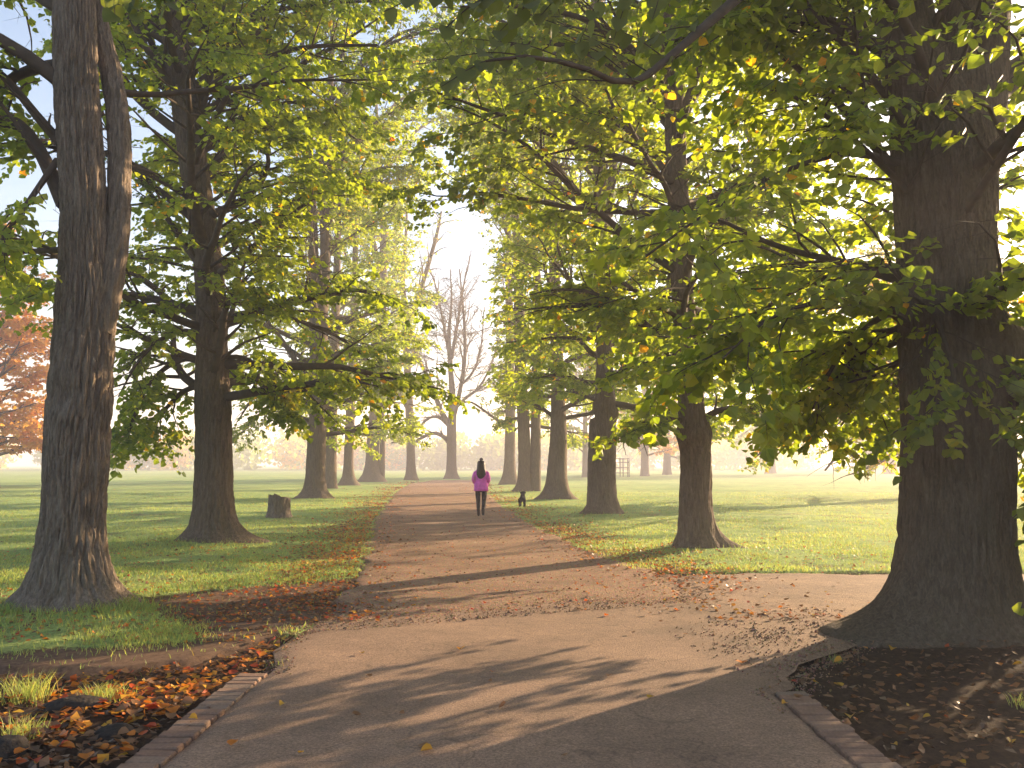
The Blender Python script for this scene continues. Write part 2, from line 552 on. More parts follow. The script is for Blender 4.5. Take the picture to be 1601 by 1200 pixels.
ys = np.concatenate([np.arange(-6, 9.65, 0.08)])
rr = np.interp(ys, AP_Y, AP_R)
ll = np.interp(ys, [-6, 6.7, 7.3, 9.6], [-1.9, -1.9, -2.1, -2.0])
strip('tarmac_path', ys, ll, rr, 40, 0.0, M['tarmac'], 0.03, 'pale worn tarmac apron in the foreground between brick edgings', skirt=0.025)
ys = np.concatenate([np.arange(8.9, 20, 0.12), np.arange(20, 84, 0.5)])
l_, r_ = path_edges(ys)
strip('gravel_path', ys, l_, r_, 40, 0.016, M['gravel'], 0.25, 'long straight gravel path running down the avenue', feather=True)
xs = np.concatenate([np.arange(1.3, 10, 0.1), np.arange(10, 40, 0.5)])
lo_ = np.interp(xs, [1.3, 2.0, 4.2, 7, 20, 40], [8.3, 7.95, 8.6, 8.8, 9.4, 10.0])
hi_ = np.interp(xs, [1.3, 2.4, 7, 20, 40], [11.6, 12.3, 12.35, 13.0, 14.3])
strip('side_path', xs, lo_, hi_, 34, -0.014, M['tarmac'], 0.3, 'tarmac side path branching off behind the big dark tree', horizontal=True)

# brick edging
def brick_mat():
    m, nt, b, _ = mat_new('brick')
    oi = nt.nodes.new('ShaderNodeObjectInfo')
    c = ramp(nt, [(0.0, (0.17, 0.098, 0.065)), (0.4, (0.22, 0.125, 0.08)), (0.75, (0.25, 0.155, 0.10)), (1.0, (0.18, 0.125, 0.09))], oi.outputs['Random'])
    n = nz(nt, 40, 5, 0.7, mapping(nt, (1, 1, 1)))
    c = mixc(nt, 0.8, c, ramp(nt, [(0.3, (0.6, 0.6, 0.6)), (0.7, (1.25, 1.25, 1.25))], n), 'MULTIPLY')
    nt.links.new(c, b.inputs['Base Color'])
    b.inputs['Roughness'].default_value = 0.9
    bump(nt, b, n, 0.6, 0.008)
    return m
M['brick'] = brick_mat()

def chunk(sx, sy, sz, seed, bev=0.008):
    bm = bmesh.new()
    bmesh.ops.create_cube(bm, size=1)
    r = random.Random(seed)
    for v in bm.verts:
        v.co.x *= sx; v.co.y *= sy; v.co.z *= sz
        v.co += Vector((r.uniform(-.006, .006), r.uniform(-.004, .004), r.uniform(-.004, .004)))
    bmesh.ops.bevel(bm, geom=[e for e in bm.edges], offset=bev, segments=1, affect='EDGES')
    me = bpy.data.meshes.new('brick')
    bm.to_mesh(me); bm.free()
    me.materials.append(M['brick'])
    return me
brick_meshes = [chunk(0.215, 0.094, 0.07, k) for k in range(6)]

def brick_row(x, y0, y1, label):
    root = empty('brick_edging', (x, y0, 0), label, 'edging', 'brick edgings of the tarmac apron')
    y = y0
    r = random.Random(int(abs(x) * 100))
    while y < y1:
        o = link('brick', brick_meshes[r.randrange(6)], None, root, (r.uniform(-.008, .008), y - y0, -0.034 + r.uniform(-.007, .003)))
        o.rotation_euler = (r.uniform(-.03, .03), r.uniform(-.03, .03), r.uniform(-.035, .035) + r.choice((0, math.pi)))
        y += 0.104 + r.uniform(0, .005)
brick_row(-2.0, 2.9, 6.45, 'brick edging along the litter strip, on the side of the pale big tree')
brick_row(1.965, 2.9, 5.95, 'brick edging beside the dark leaf mulch under the big shaded tree')
# timber board at the corner of the mulch
def box_mesh(name, sx, sy, sz, bev=0.006):
    bm = bmesh.new()
    bmesh.ops.create_cube(bm, size=1)
    for v in bm.verts: v.co = Vector((v.co.x * sx, v.co.y * sy, v.co.z * sz))
    bmesh.ops.bevel(bm, geom=list(bm.edges), offset=bev, segments=1, affect='EDGES')
    me = bpy.data.meshes.new(name); bm.to_mesh(me); bm.free()
    return me
M['wood'] = simple('old_wood', (0.11, 0.08, 0.055), 0.9, 0.4, 20, 0.01)
p = gp(1560, 1192)
bo = link('edging_board', box_mesh('edging_board', 1.6, 0.05, 0.14), M['wood'], None, (2.95, 4.33, -0.08))
bo.rotation_euler = (0, 0, 0.06)
tag(bo, 'narrow weathered timber edging board at the end of the dark mulch', 'edging board')

# ------------------------------------------------------------------ leaves
HEART = np.array([(0, 0, 0), (-.42, .10, .10), (-.50, .42, .12), (-.28, .78, .06), (0, 1.0, -.05), (.28, .78, .06), (.50, .42, .12), (.42, .10, .10), (0, .45, -.02)])
HEART_Q = np.array([(0, 8, 2, 1), (8, 4, 3, 2), (8, 6, 5, 4), (0, 7, 6, 8)])
MIDL = np.array([(0, 0, 0), (-.48, .32, .10), (-.30, .75, .05), (0, 1, -.04), (.30, .75, .05), (.48, .32, .10)])
MID_Q = np.array([(0, 3, 2, 1), (0, 5, 4, 3)])
DIA = np.array([(0, 0, 0), (-.45, .45, .10), (0, 1, -.03), (.45, .45, .10)])
DIA_T = np.array([(0, 2, 1), (0, 3, 2)])

def leaves_geo(pos, ax, nrm, size, tpl):
    ax = unit(ax)
    sd = unit(np.cross(ax, nrm))
    nn = np.cross(sd, ax)
    V = pos[:, None, :] + size[:, None, None] * (tpl[None, :, 0:1] * sd[:, None, :] + tpl[None, :, 1:2] * ax[:, None, :] + tpl[None, :, 2:3] * nn[:, None, :])
    return V.reshape(-1, 3)

def leaves_mesh(name, pos, ax, nrm, size, colr, kind):
    tpl, F, q = {'heart': (HEART, HEART_Q, True), 'mid': (MIDL, MID_Q, True), 'dia': (DIA, DIA_T, False)}[kind]
    V = leaves_geo(pos, ax, nrm, size, tpl)
    n, k = len(pos), len(tpl)
    F2 = (F[None] + (np.arange(n) * k)[:, None, None]).reshape(-1, F.shape[1])
    c = np.repeat(colr, len(F), 0)
    return new_mesh(name, V, F2 if q else None, None if q else F2, False, {'leaf': ('FACE', c)})

# ------------------------------------------------------------------ trees
def bark_disp(th, z, amp, seed, freq=1.0):
    a = 2.6 * freq
    cx, sy = np.cos(th) * a, np.sin(th) * a
    wz = z * freq
    wx = (vnoise(cx * 0.9 + seed, sy * 0.9, wz * 2.2) - 0.5) * 1.1
    n = vnoise(cx * 1.5 + wx + seed, sy * 1.5 - wx, wz * 1.5)
    g = np.minimum(1, np.abs(2 * n - 1) / 0.30)            # plates between sharp furrows
    m_ = vnoise(cx * 2.9 + wx + seed, sy * 2.9 + wx, wz * 2.6 + 9.0)
    g2 = np.minimum(1, np.abs(2 * m_ - 1) / 0.35)
    n2 = vnoise(cx * 6 + seed, sy * 6 + wx, wz * 5)
    big = vnoise(cx * 0.4 + seed * 2, sy * 0.4, wz * 0.5) - 0.5
    return amp * (0.75 * g + 0.45 * g2 - 0.95 + (n2 - 0.5) * 0.35) + big * amp * 0.6

def trunk_mesh(mb, cl, nring, m, seed, flare=0.0, hf=0.35, roots=(), amp=0.0, burls=(), freq=1.0, base_z=None):
    C = catmull(cl, nring)
    P, rad = C[:, :3], np.maximum(C[:, 3], 0.004)
    th = np.arange(m) * 2 * np.pi / m
    z = P[:, 2] - (P[0, 2] if base_z is None else base_z)
    RR = np.repeat(rad[:, None], m, 1)
    if flare:
        lob = np.full(m, 0.45)
        for (a, s, k) in roots:
            lob = lob + s * np.maximum(0, np.cos(np.angle(np.exp(1j * (th - R(a)))) / 2)) ** k
        zc = np.maximum(z, -0.14)
        RR = RR * (1 + flare * np.exp(-zc / hf)[:, None] * lob[None] + flare * 0.03 * np.exp(-zc / (hf * 3.5))[:, None])
    for (a, bz, s, br) in burls:      # angle, height, outward size, radius
        dth = np.angle(np.exp(1j * (th - R(a))))
        RR = RR + s * np.exp(-((dth[None] * rad[:, None]) ** 2 + (z[:, None] - bz) ** 2) / (2 * br * br))
    if amp:
        s = np.minimum(1, rad / rad[0] + .2)[:, None]
        RR = RR + s * bark_disp(th[None], z[:, None] + 0 * th[None], amp, seed, freq)
    V, Q, T = tube(P, RR, m)
    mb.add(V, Q, T)

def px_line(pts, Y, dY=0.0, top=None):
    """[(px, py, width_px)] at depth Y -> (n,4) centreline"""
    out = []
    n = len(pts)
    for k, (px, py, w) in enumerate(pts):
        y = Y + dY * k / max(n - 1, 1)
        P = at(px, py, y)
        out.append((*P, 0.5 * w * y / FPX))
    return np.array(out)

def grow(p0, d0, L, n, bend, wig, r):
    P = [np.array(p0, float)]
    d = unit(np.array(d0, float))
    for k in range(n):
        d = unit(d + r.normal(0, wig, 3) + np.array([0, 0, bend[0] + (bend[1] - bend[0]) * k / n]))
        P.append(P[-1] + d * L / n)
    return np.array(P)

KEEP_SKY = np.array([(632, 745), (648, 560), (655, 430), (672, 350), (712, 300), (752, 315), (774, 400), (780, 745)])

def make_tree(name, label, group, foot, trunk_pts, seed, limbs_n=24, z0=3.0, z1=18.0, Lmax=4.0, lsz=0.09, lpt=14, leafk='mid', twigs=8, subs=10,
              flare=0.8, hf=0.35, roots=(), amp=0.02, burls=(), rings=140, seg=40, extra=(), limb_px=(), bark='bark', autumn=0.03, keep=None,
              mat='leaf', low_el=0, droop=-0.06, limb_r=0.35, twig_geo=True, top_el=60, freq=1.0, az_bias=None, dens=1.0, avoid=None, cat='tree', epi=0, tws=1.0, bare=.8, gap=.43, gs=1.0, wsc=1.0):
    r = np.random.default_rng(seed)
    base = gp(*foot)
    Y = base[1]
    gz = float(height(np.array([base[0]]), np.array([base[1]]))[0])
    base = np.array([base[0], base[1], gz])
    root = empty(name, base, label, cat, group)
    cl = px_line(trunk_pts, Y)
    cl[:, 3] *= wsc
    bot = cl[0].copy(); bot[2] = gz - 0.25
    k = cl[:, 2] > gz + 0.05
    cl = np.vstack([bot, cl[k]])
    mb = MB()
    trunk_mesh(mb, cl, rings, seg, seed, flare, hf, roots, amp, burls, freq, gz)
    stems = [catmull(cl, 60)]
    for (pts, dY, am, rg, sg) in extra:
        c2 = px_line(pts, Y, dY)
        trunk_mesh(mb, c2, rg, sg, seed + 5, 0, 1, (), am, (), freq, gz)
        stems.append(catmull(c2, 40))
    mb.build('trunk', M[bark], root, True, base)
    tw_p, tw_d, tw_l = [], [], []
    lims = []
    for pts in limb_px:
        dY = pts[0]
        c = px_line(pts[1], Y, dY)
        lims.append(c)
    nl = limbs_n
    for q in range(nl):
        f = (q + r.uniform(0.1, 0.9)) / nl
        z = z0 + (z1 - z0) * f ** 1.15
        S = stems[q % len(stems)] if len(stems) > 1 and r.random() < 0.6 else stems[0]
        if z > S[-1, 2] or z < S[0, 2]: S = stems[0]
        if z > S[-1, 2] - 0.2: z = S[-1, 2] - 0.2 - r.random()
        kk = int(np.argmin(np.abs(S[:, 2] - z)))
        az = q * 2.39996 + r.uniform(-.5, .5)
        if az_bias is not None and r.random() < az_bias[1]:
            az = R(az_bias[0]) + r.normal(0, 0.7)
        el = R(low_el + 14 + (top_el - low_el - 14) * f + r.uniform(-22, 22))
        d = np.array([math.cos(az) * math.cos(el), math.sin(az) * math.cos(el), math.sin(el)])
        L = Lmax * (0.8 + 0.45 * math.sin(math.pi * min(1, f * 1.0 + 0.1))) * r.uniform(0.65, 1.15)
        L *= 1 - 0.12 * f
        r0 = max(0.012, min(S[kk, 3] * limb_r * r.uniform(.7, 1.1), 0.03 * L))
        for _try in range(5):
            P = grow(S[kk, :3], d, L, 9, (0.05, droop * (1.6 - f)), 0.10, r)
            if avoid is None: break
            ax_, ay_ = project(P[3:])
            if not inpoly(ax_, ay_, avoid).any(): break
            L *= 0.72
        rad = r0 * (1 - np.linspace(0, 1, 10)) ** 0.8 + 0.006
        lims.append(np.column_stack([P, rad]))
    for li, C in enumerate(lims):
        mbl = MB()
        Cs = catmull(C, 14)
        L = np.linalg.norm(np.diff(Cs[:, :3], axis=0), axis=1).sum()
        V, Q, T = tube(Cs[:, :3], Cs[:, 3], 7 if leafk != 'dia' else 5)
        mbl.add(V, Q, T)
        for s in range(subs):
            t = 0.18 + 0.82 * (s + r.random()) / subs
            kk = min(13, int(t * 13))
            p0 = Cs[kk, :3]
            tg = unit(Cs[min(kk + 1, 13), :3] - Cs[max(kk - 1, 0), :3])
            side = unit(np.cross(tg, [0, 0, 1])) * (1 if s % 2 else -1)
            d = unit(tg * r.uniform(.5, 1.1) + side * r.uniform(.5, 1.1) + np.array([0, 0, r.uniform(-.25, .35)]))
            SL = L * 0.42 * (1.15 - 0.7 * t) * r.uniform(.7, 1.2) + 0.25
            P = grow(p0, d, SL, 5, (0.0, droop * 2.0), 0.14, r)
            rr = np.linspace(max(Cs[kk, 3] * .5, .008 * tws), 0.004 * tws, 6)
            V, Q, T = tube(P, rr, 4 if leafk != 'dia' else 3, False)
            mbl.add(V, Q, T)
            nt_ = max(2, int(twigs * (0.6 + 0.4 * SL / (0.4 * Lmax))))
            tt = 0.12 + 0.88 * (np.arange(nt_) + r.random(nt_)) / nt_
            ix = np.minimum(tt * 5, 4.999)
            i0 = ix.astype(int)
            pp = P[i0] + (P[i0 + 1] - P[i0]) * (ix - i0)[:, None]
            dd = unit(P[i0 + 1] - P[i0])
            sd = unit(np.cross(dd, [0, 0, 1])) * np.where(np.arange(nt_) % 2, 1, -1)[:, None]
            dd = unit(dd * 0.8 + sd * r.uniform(.4, 1.2, (nt_, 1)) + r.normal(0, .25, (nt_, 3)) + np.array([0, 0, -0.22]))
            ln_ = r.uniform(.28, .62, nt_) * (lsz / 0.09) ** 0.5
            if keep is not None and lpt:
                kq = keep(pp + dd * ln_[:, None] * .5)
                pp, dd, ln_ = pp[kq], dd[kq], ln_[kq]
            tw_p.append(pp); tw_d.append(dd); tw_l.append(ln_)
        if twig_geo:
            for a, b, l in zip(tw_p[-subs:], tw_d[-subs:], tw_l[-subs:]):
                e = a + b * l[:, None] + np.array([0, 0, -0.06]) * l[:, None]
                sdv = unit(np.cross(b, [0.1, 0.2, 1.0])) * 0.0035 * tws
                up = np.cross(sdv, b)
                n_ = len(a)
                Vt = np.stack([a + sdv, a - sdv * .5 + up, a - sdv * .5 - up, e], 1).reshape(-1, 3)
                kx = (np.arange(n_) * 4)[:, None, None]
                Tt = (np.array([[0, 1, 3], [1, 2, 3], [2, 0, 3]])[None] + kx).reshape(-1, 3)
                mbl.add(Vt, None, Tt)
        mbl.build('limb', M['twig'], root, True, base)
    if epi:                      # leafy shoots straight from the trunk
        S = stems[0]
        kk = r.integers(0, len(S), epi)
        kk = kk[(S[kk, 2] > z0 - 0.8) & (S[kk, 2] < z1)]
        az = r.uniform(0, 2 * np.pi, len(kk))
        dd = np.stack([np.cos(az), np.sin(az), r.uniform(-.5, .2, len(kk))], -1)
        tw_p.append(S[kk, :3] + dd * S[kk, 3:4] * 0.8); tw_d.append(unit(dd)); tw_l.append(r.uniform(.3, .7, len(kk)))
    if not lpt:
        return root
    tp, td, tl = np.concatenate(tw_p), unit(np.concatenate(tw_d)), np.concatenate(tw_l)
    x_, y_ = project(tp + td * tl[:, None] * .5)
    kp = np.ones(len(tp), bool)
    for S in stems:
        sx, sy = project(S[:, :3]); sw = FPX * S[:, 3] / np.maximum(S[:, 1], 1)
        o_ = np.argsort(sy)
        cx_ = np.interp(y_, sy[o_], sx[o_]); cw_ = np.interp(y_, sy[o_], sw[o_])
        inside = (y_ > sy.min()) & (y_ < sy.max()) & (np.abs(x_ - cx_) < cw_ * 1.25 + 90 / Y) & (tp[:, 1] < Y + .3)
        kp &= ~(inside & (r.random(len(tp)) < bare))
    kp &= fbm(tp[:, 0] * .55 * gs + seed, tp[:, 1] * .55 * gs, tp[:, 2] * .75 * gs) > gap + r.normal(0, .03, len(tp))
    tp, td, tl = tp[kp], td[kp], tl[kp]
    n = len(tp)
    t = (np.arange(lpt)[None] + r.random((n, lpt))) / lpt
    sgn = np.where(np.arange(lpt)[None] % 2, 1.0, -1.0)
    sd = unit(np.cross(td, [0, 0, 1.0]))
    pos = tp[:, None] + td[:, None] * (tl[:, None] * t)[..., None] + np.array([0, 0, -0.10]) * (t * t * tl[:, None])[..., None]
    pos = pos + r.normal(0, 0.02 * lsz / .09, pos.shape)
    ax = td[:, None] * 0.55 + sd[:, None] * (sgn * r.uniform(.5, 1.1, (n, lpt)))[..., None] + np.array([0, 0, -0.55]) + r.normal(0, .3, (n, lpt, 3))
    nr = np.array([0, 0, 1.0]) + td[:, None] * 0.3 + r.normal(0, .45, (n, lpt, 3))
    pos, ax, nr = pos.reshape(-1, 3), ax.reshape(-1, 3), nr.reshape(-1, 3)
    N = len(pos)
    size = lsz * np.clip(r.lognormal(-.1, .28, N), .4, 1.5)
    clump = fbm(pos[:, 0] * .8, pos[:, 1] * .8, pos[:, 2] * .8 + seed)
    c1 = np.clip(r.normal(0.42, .2, N) + (clump - .5) * 0.9, 0, 1)
    a1 = np.clip((vnoise(pos[:, 0] * .9 + seed, pos[:, 1] * .9, pos[:, 2] * .9) - (1 - autumn * 1.4)) * 5, 0, 1) * r.uniform(.5, 1, N)
    a1 = np.where(r.random(N) < autumn * 0.25, 1.0, a1)
    me = leaves_mesh('crown', pos - base, ax, nr, size, np.stack([c1, a1, c1], -1), leafk)
    o = link('crown', me, M[mat], root)
    return root

def cut(polys=(), ymin=None, zmin=None, dmin=0.0):
    def f(P):
        x, y = project(P)
        k = np.ones(len(P), bool)
        jx = 60 * (vnoise(P[:, 0] * .9, P[:, 1] * .9, P[:, 2] * .9) - .5) + np.random.default_rng(1).normal(0, 14, len(P))
        jy = 60 * (vnoise(P[:, 0] * .9 + 50, P[:, 1] * .9, P[:, 2] * .9) - .5)
        sc_ = np.clip(9.0 / np.maximum(P[:, 1], 1), .25, 1)
        for q in polys: k &= ~inpoly(x + jx * (1 if q is KEEP_SKY else sc_ * .5), y + jy * (1 if q is KEEP_SKY else sc_ * .5), q)
        if zmin is not None: k &= P[:, 2] > zmin
        k &= np.linalg.norm(P - np.array([0, 0, CAM_H]), axis=1) > dmin
        return k
    return f

AVE = 'lime trees of the avenue'
# trunk windows kept free of leaves (as in the photograph)
WIN_R1 = np.array([(1425, 760), (1430, 1300), (1600, 1300), (1580, 770)])
WIN_L1 = np.array([(60, -50), (60, 1000), (185, 1000), (200, 480), (165, -50)])
def main_row():
    make_tree('lime_tree', 'huge pale ridged trunk on a grassy patch, nearest of its row', AVE, FEET['l1'],
              [(112, 960, 112), (112, 850, 106), (116, 790, 103), (121, 700, 104), (130, 560, 102), (134, 470, 92), (131, 380, 82), (130, 300, 77), (120, 150, 75), (116, 0, 71), (108, -300, 58), (95, -650, 44), (90, -950, 18)],
              11, 16, 5.0, 12.5, 4.2, 0.10, 12, 'mid', 7, 9, flare=0.7, hf=0.25, roots=((-168, 1.0, 20), (-110, .35, 40), (-65, .3, 40), (-18, .6, 20), (60, .6, 10), (120, .5, 12)), amp=0.05,
              rings=370, seg=250, bark='bark_grey', freq=1.9, wsc=.87, burls=((-100, 2.25, -0.05, .10), (-80, 2.0, 0.03, .08), (190, 3.3, .03, .15), (-60, 4.0, .02, .15)),
              extra=[([(150, 520, 56), (174, 420, 40), (185, 330, 34), (185, 200, 34), (172, 110, 32), (150, 10, 30), (140, -150, 24)], 0.5, 0.035, 160, 60)],
              limb_px=[(0.5, [(100, 320, 24), (70, 250, 22), (40, 205, 20), (5, 180, 18), (-60, 150, 12), (-120, 140, 5)]),
                       (0.4, [(100, 100, 22), (50, 108, 18), (5, 130, 14), (-60, 170, 6)]),
                       (1.6, [(110, 390, 12), (60, 392, 9), (0, 398, 7), (-70, 430, 4)]),
                       (-0.6, [(90, 250, 12), (55, 300, 9), (20, 350, 7), (-30, 420, 4)])],
              keep=cut([WIN_L1, np.array([(-50, 480), (80, 480), (80, 760), (-50, 760)]), np.array([(210, 150), (210, 800), (700, 800), (700, 150)])], dmin=4.0), autumn=0.02, az_bias=(180, .4))
    make_tree('lime_tree', 'dark leafy tree with shoots along its trunk, beside the low stump', AVE, FEET['l2'],
              [(335, 850, 58), (334, 800, 58), (334, 700, 54), (332, 600, 50), (331, 500, 46), (326, 420, 43), (318, 350, 42), (303, 260, 42), (292, 180, 42), (281, 100, 40), (264, 10, 34), (246, -150, 26), (235, -400, 14), (230, -560, 6)],
              22, 54, 2.9, 16, 4.3, 0.115, 15, 'mid', 9, 11, flare=0.75, hf=0.22, roots=((180, 1., 12), (0, 1., 12), (-90, .4, 16), (80, .5, 8)), amp=0.045,
              rings=260, seg=120, freq=1.5, low_el=-5, burls=((-70, 4.6, .07, .12), (-30, 5.5, .09, .12), (-110, 3.2, .05, .15), (-20, 2.6, .04, .2)), epi=110,
              limb_px=[(0.6, [(318, 500, 16), (292, 488, 13), (265, 470, 11), (230, 440, 8), (190, 420, 4)]),
                       (-0.3, [(300, 235, 12), (322, 150, 10), (340, 70, 8), (355, -20, 4)]),
                       (0.8, [(285, 175, 10), (240, 120, 8), (190, 85, 6), (150, 70, 3)]),
                       (-1.2, [(320, 540, 9), (345, 500, 8), (372, 440, 6), (392, 380, 4)]),
                       (-1.5, [(290, 165, 14), (370, 110, 11), (470, 75, 8), (590, 70, 4)]), (1.5, [(286, 130, 14), (360, 50, 11), (460, 10, 8), (600, 0, 4)]), (.5, [(300, 240, 12), (370, 190, 9), (450, 160, 6), (530, 165, 3)]),
                       (-.6, [(318, 560, 11), (275, 565, 9), (230, 605, 6), (198, 680, 3)]), (.8, [(318, 600, 10), (282, 615, 8), (248, 655, 5), (225, 700, 2)]),
                       (.2, [(345, 560, 10), (382, 560, 8), (425, 590, 5), (455, 650, 2)]), (-1.4, [(318, 520, 10), (270, 520, 8), (220, 560, 5), (185, 620, 2)])],
              keep=cut([np.array([(300, 665), (300, 900), (380, 900), (380, 668)]), np.array([(180, 735), (600, 735), (600, 900), (180, 900)])]), autumn=0.05)
    make_tree('lime_tree', 'double-stemmed leafy tree just behind the low stump', AVE, FEET['l3'],
              [(492, 780, 30), (494, 720, 29), (497, 650, 27), (498, 560, 27), (499, 480, 28), (508, 410, 16), (507, 300, 15), (513, 200, 12), (520, 60, 8), (524, -60, 4)],
              33, 52, 3.0, 24.0, 5.6, 0.15, 15, 'dia', 9, 11, flare=0.75, hf=0.3, roots=((180, .9, 8), (0, .6, 8), (-60, .6, 8)), amp=0.025, rings=160, seg=48,
              extra=[([(497, 490, 24), (491, 420, 17), (488, 330, 15), (482, 200, 11), (472, 60, 7), (468, -40, 3)], 0.3, 0.015, 60, 20)],
              limb_px=[(-1.0, [(490, 600, 11), (465, 568, 9), (440, 530, 7), (412, 495, 4)]), (0.5, [(507, 290, 7), (530, 220, 5), (550, 150, 3)]),
                       (-2, [(512, 190, 9), (560, 110, 7), (620, 55, 5), (690, 35, 3)]), (1, [(508, 300, 8), (555, 225, 6), (605, 180, 4), (655, 165, 2)]), (-1, [(516, 120, 7), (560, 40, 5), (620, -10, 4), (690, -30, 2)]), (2, [(512, 200, 9), (580, 130, 7), (660, 95, 5), (760, 95, 2)]), (-3, [(514, 160, 8), (590, 80, 6), (680, 45, 4), (770, 40, 2)]), (0, [(509, 330, 8), (560, 280, 6), (610, 260, 4), (660, 270, 2)]),
                       (0, [(490, 640, 9), (455, 625, 7), (415, 640, 5), (375, 680, 2)]), (-1.5, [(492, 560, 8), (450, 570, 7), (405, 610, 5), (370, 660, 2)])],
              low_el=-8, twig_geo=False, autumn=0.05, keep=cut([np.array([(470, 700), (520, 700), (520, 800), (465, 800)]), np.array([(395, 515), (470, 540), (470, 600), (385, 610)])], zmin=1.9), epi=60)
    make_tree('lime_tree', 'slim grey trunk half hidden behind the double-stemmed leafy tree', AVE, FEET['l4'],
              [(517, 765, 18), (518, 700, 17), (521, 600, 15), (526, 450, 12), (530, 300, 9), (535, 150, 6), (538, 60, 3)],
              44, 30, 4.0, 26, 6.0, 0.2, 12, 'dia', 8, 10, flare=.6, amp=.02, rings=70, seg=24, twig_geo=False, autumn=0.06, low_el=-5, gap=.36,
              limb_px=[(-2, [(534, 190, 6), (580, 130, 5), (640, 95, 4), (715, 85, 2)]), (2, [(532, 260, 6), (580, 215, 5), (630, 190, 4), (690, 185, 2)])], keep=cut((), zmin=2.6))
    make_tree('lime_tree', 'small dark trunk between slim grey trunk and buttressed trunk', AVE, FEET['l5'],
              [(545, 759, 17), (545, 720, 15), (548, 640, 14), (552, 520, 12), (556, 380, 9), (560, 250, 6), (563, 120, 3)],
              55, 30, 4.0, 27, 6.2, 0.21, 12, 'dia', 8, 10, flare=.9, hf=.4, roots=((180, .8, 6), (0, .8, 6)), amp=.02, rings=70, seg=24, twig_geo=False, autumn=0.12, low_el=-10, gap=.36,
              limb_px=[(-2, [(560, 240, 6), (610, 170, 5), (665, 135, 4), (735, 130, 2)]), (2, [(558, 320, 6), (600, 265, 5), (645, 235, 4), (700, 225, 2)]), (0, [(562, 180, 5), (610, 90, 4), (670, 45, 3), (740, 40, 1.5)])], keep=cut((), zmin=2.6))
    make_tree('lime_tree', 'buttressed grey trunk split by a dark seam', AVE, FEET['l6'],
              [(582, 753, 22), (583, 700, 20), (588, 640, 20), (594, 560, 18), (597, 450, 15), (600, 350, 11), (592, 250, 8), (588, 150, 4)],
              66, 30, 6.0, 30, 5.2, 0.24, 11, 'dia', 7, 9, flare=.9, hf=.6, roots=((180, .9, 8), (-60, .5, 8), (0, .6, 8)), amp=.03, rings=90, seg=36, twig_geo=False, autumn=0.08,
              extra=[([(597, 752, 9), (598, 700, 9), (597, 640, 9), (598, 600, 7)], -0.5, .015, 40, 16), ([(597, 440, 10), (580, 350, 8), (590, 270, 6), (604, 200, 3)], .4, .01, 30, 12)],
              gap=.36, limb_px=[(-1, [(597, 530, 8), (618, 510, 7), (640, 480, 5)]), (-2, [(596, 280, 6), (640, 215, 5), (685, 185, 4), (745, 180, 2)]), (1, [(600, 350, 6), (630, 300, 5), (660, 275, 3), (690, 275, 1.5)])],
              keep=cut([KEEP_SKY], zmin=4.0), avoid=KEEP_SKY)
    make_tree('lime_tree', 'thin-leaved tree with a long limb leaning out beside the bare tree', AVE, FEET['l7'],
              [(643, 751, 14), (642, 700, 13), (640, 640, 13), (636, 560, 11), (634, 500, 12), (630, 440, 7), (634, 380, 5), (637, 300, 3)],
              77, 18, 7.0, 24, 5.0, 0.2, 4, 'dia', 7, 12, tws=2.6, limb_r=.2, flare=.7, hf=.6, roots=((180, .6, 6), (0, .6, 6)), amp=.02, rings=70, seg=24, autumn=0.25, twig_geo=True,
              limb_px=[(-1, [(634, 505, 10), (650, 478, 9), (660, 445, 8), (672, 405, 7), (683, 365, 6), (690, 330, 3)]),
                       (-1, [(638, 640, 7), (622, 610, 6), (610, 570, 4), (603, 520, 2)]), (.5, [(635, 540, 6), (655, 560, 4), (668, 590, 2)]),
                       (.5, [(640, 690, 5), (628, 688, 4), (612, 692, 2)])],
              keep=cut([np.array([(655, 745), (650, 470), (700, 380), (782, 330), (782, 745)])], zmin=5))
    make_tree('bare_tree', 'almost leafless tree with an arching low branch, where the avenue ends', None, FEET['l8'],
              [(706, 749, 16), (706, 700, 15), (706, 665, 15), (708, 630, 11), (704, 570, 8), (702, 520, 6), (706, 470, 3.5), (704, 420, 1.5)],
              88, 24, 8.5, 20, 6.5, 0.2, 0, 'dia', 10, 20, tws=4.2, limb_r=.12, flare=.7, hf=.5, roots=((180, .5, 6), (0, .5, 6)), amp=.02, rings=70, seg=24, autumn=0.9, twig_geo=True, top_el=36, low_el=2, droop=0.02,
              limb_px=[(-.5, [(704, 668, 10), (688, 640, 9), (674, 600, 7), (655, 562, 6), (642, 525, 4), (636, 480, 2)]),
                       (-.5, [(709, 650, 9), (720, 605, 7), (727, 550, 6), (724, 480, 4), (718, 420, 2)]),
                       (-.5, [(704, 695, 8), (694, 683, 7), (678, 677, 6), (660, 684, 5), (648, 692, 3)]),
                       (-.3, [(704, 668, 6), (685, 652, 5), (668, 655, 4), (655, 668, 2)]),
                       (.5, [(706, 560, 6), (716, 500, 5), (726, 440, 3), (735, 400, 1.5)]),
                       (.2, [(703, 560, 6), (692, 500, 4), (682, 450, 3), (668, 410, 1.5)]),
                       (.4, [(710, 640, 6), (728, 622, 5), (748, 606, 4), (768, 570, 3), (782, 520, 1.5)]), (-.4, [(722, 600, 5), (740, 580, 4), (752, 540, 3), (757, 480, 1.5)]),
                       (.3, [(680, 620, 5), (662, 600, 4), (640, 596, 3), (618, 575, 1.5)])],
              keep=cut((), zmin=7))
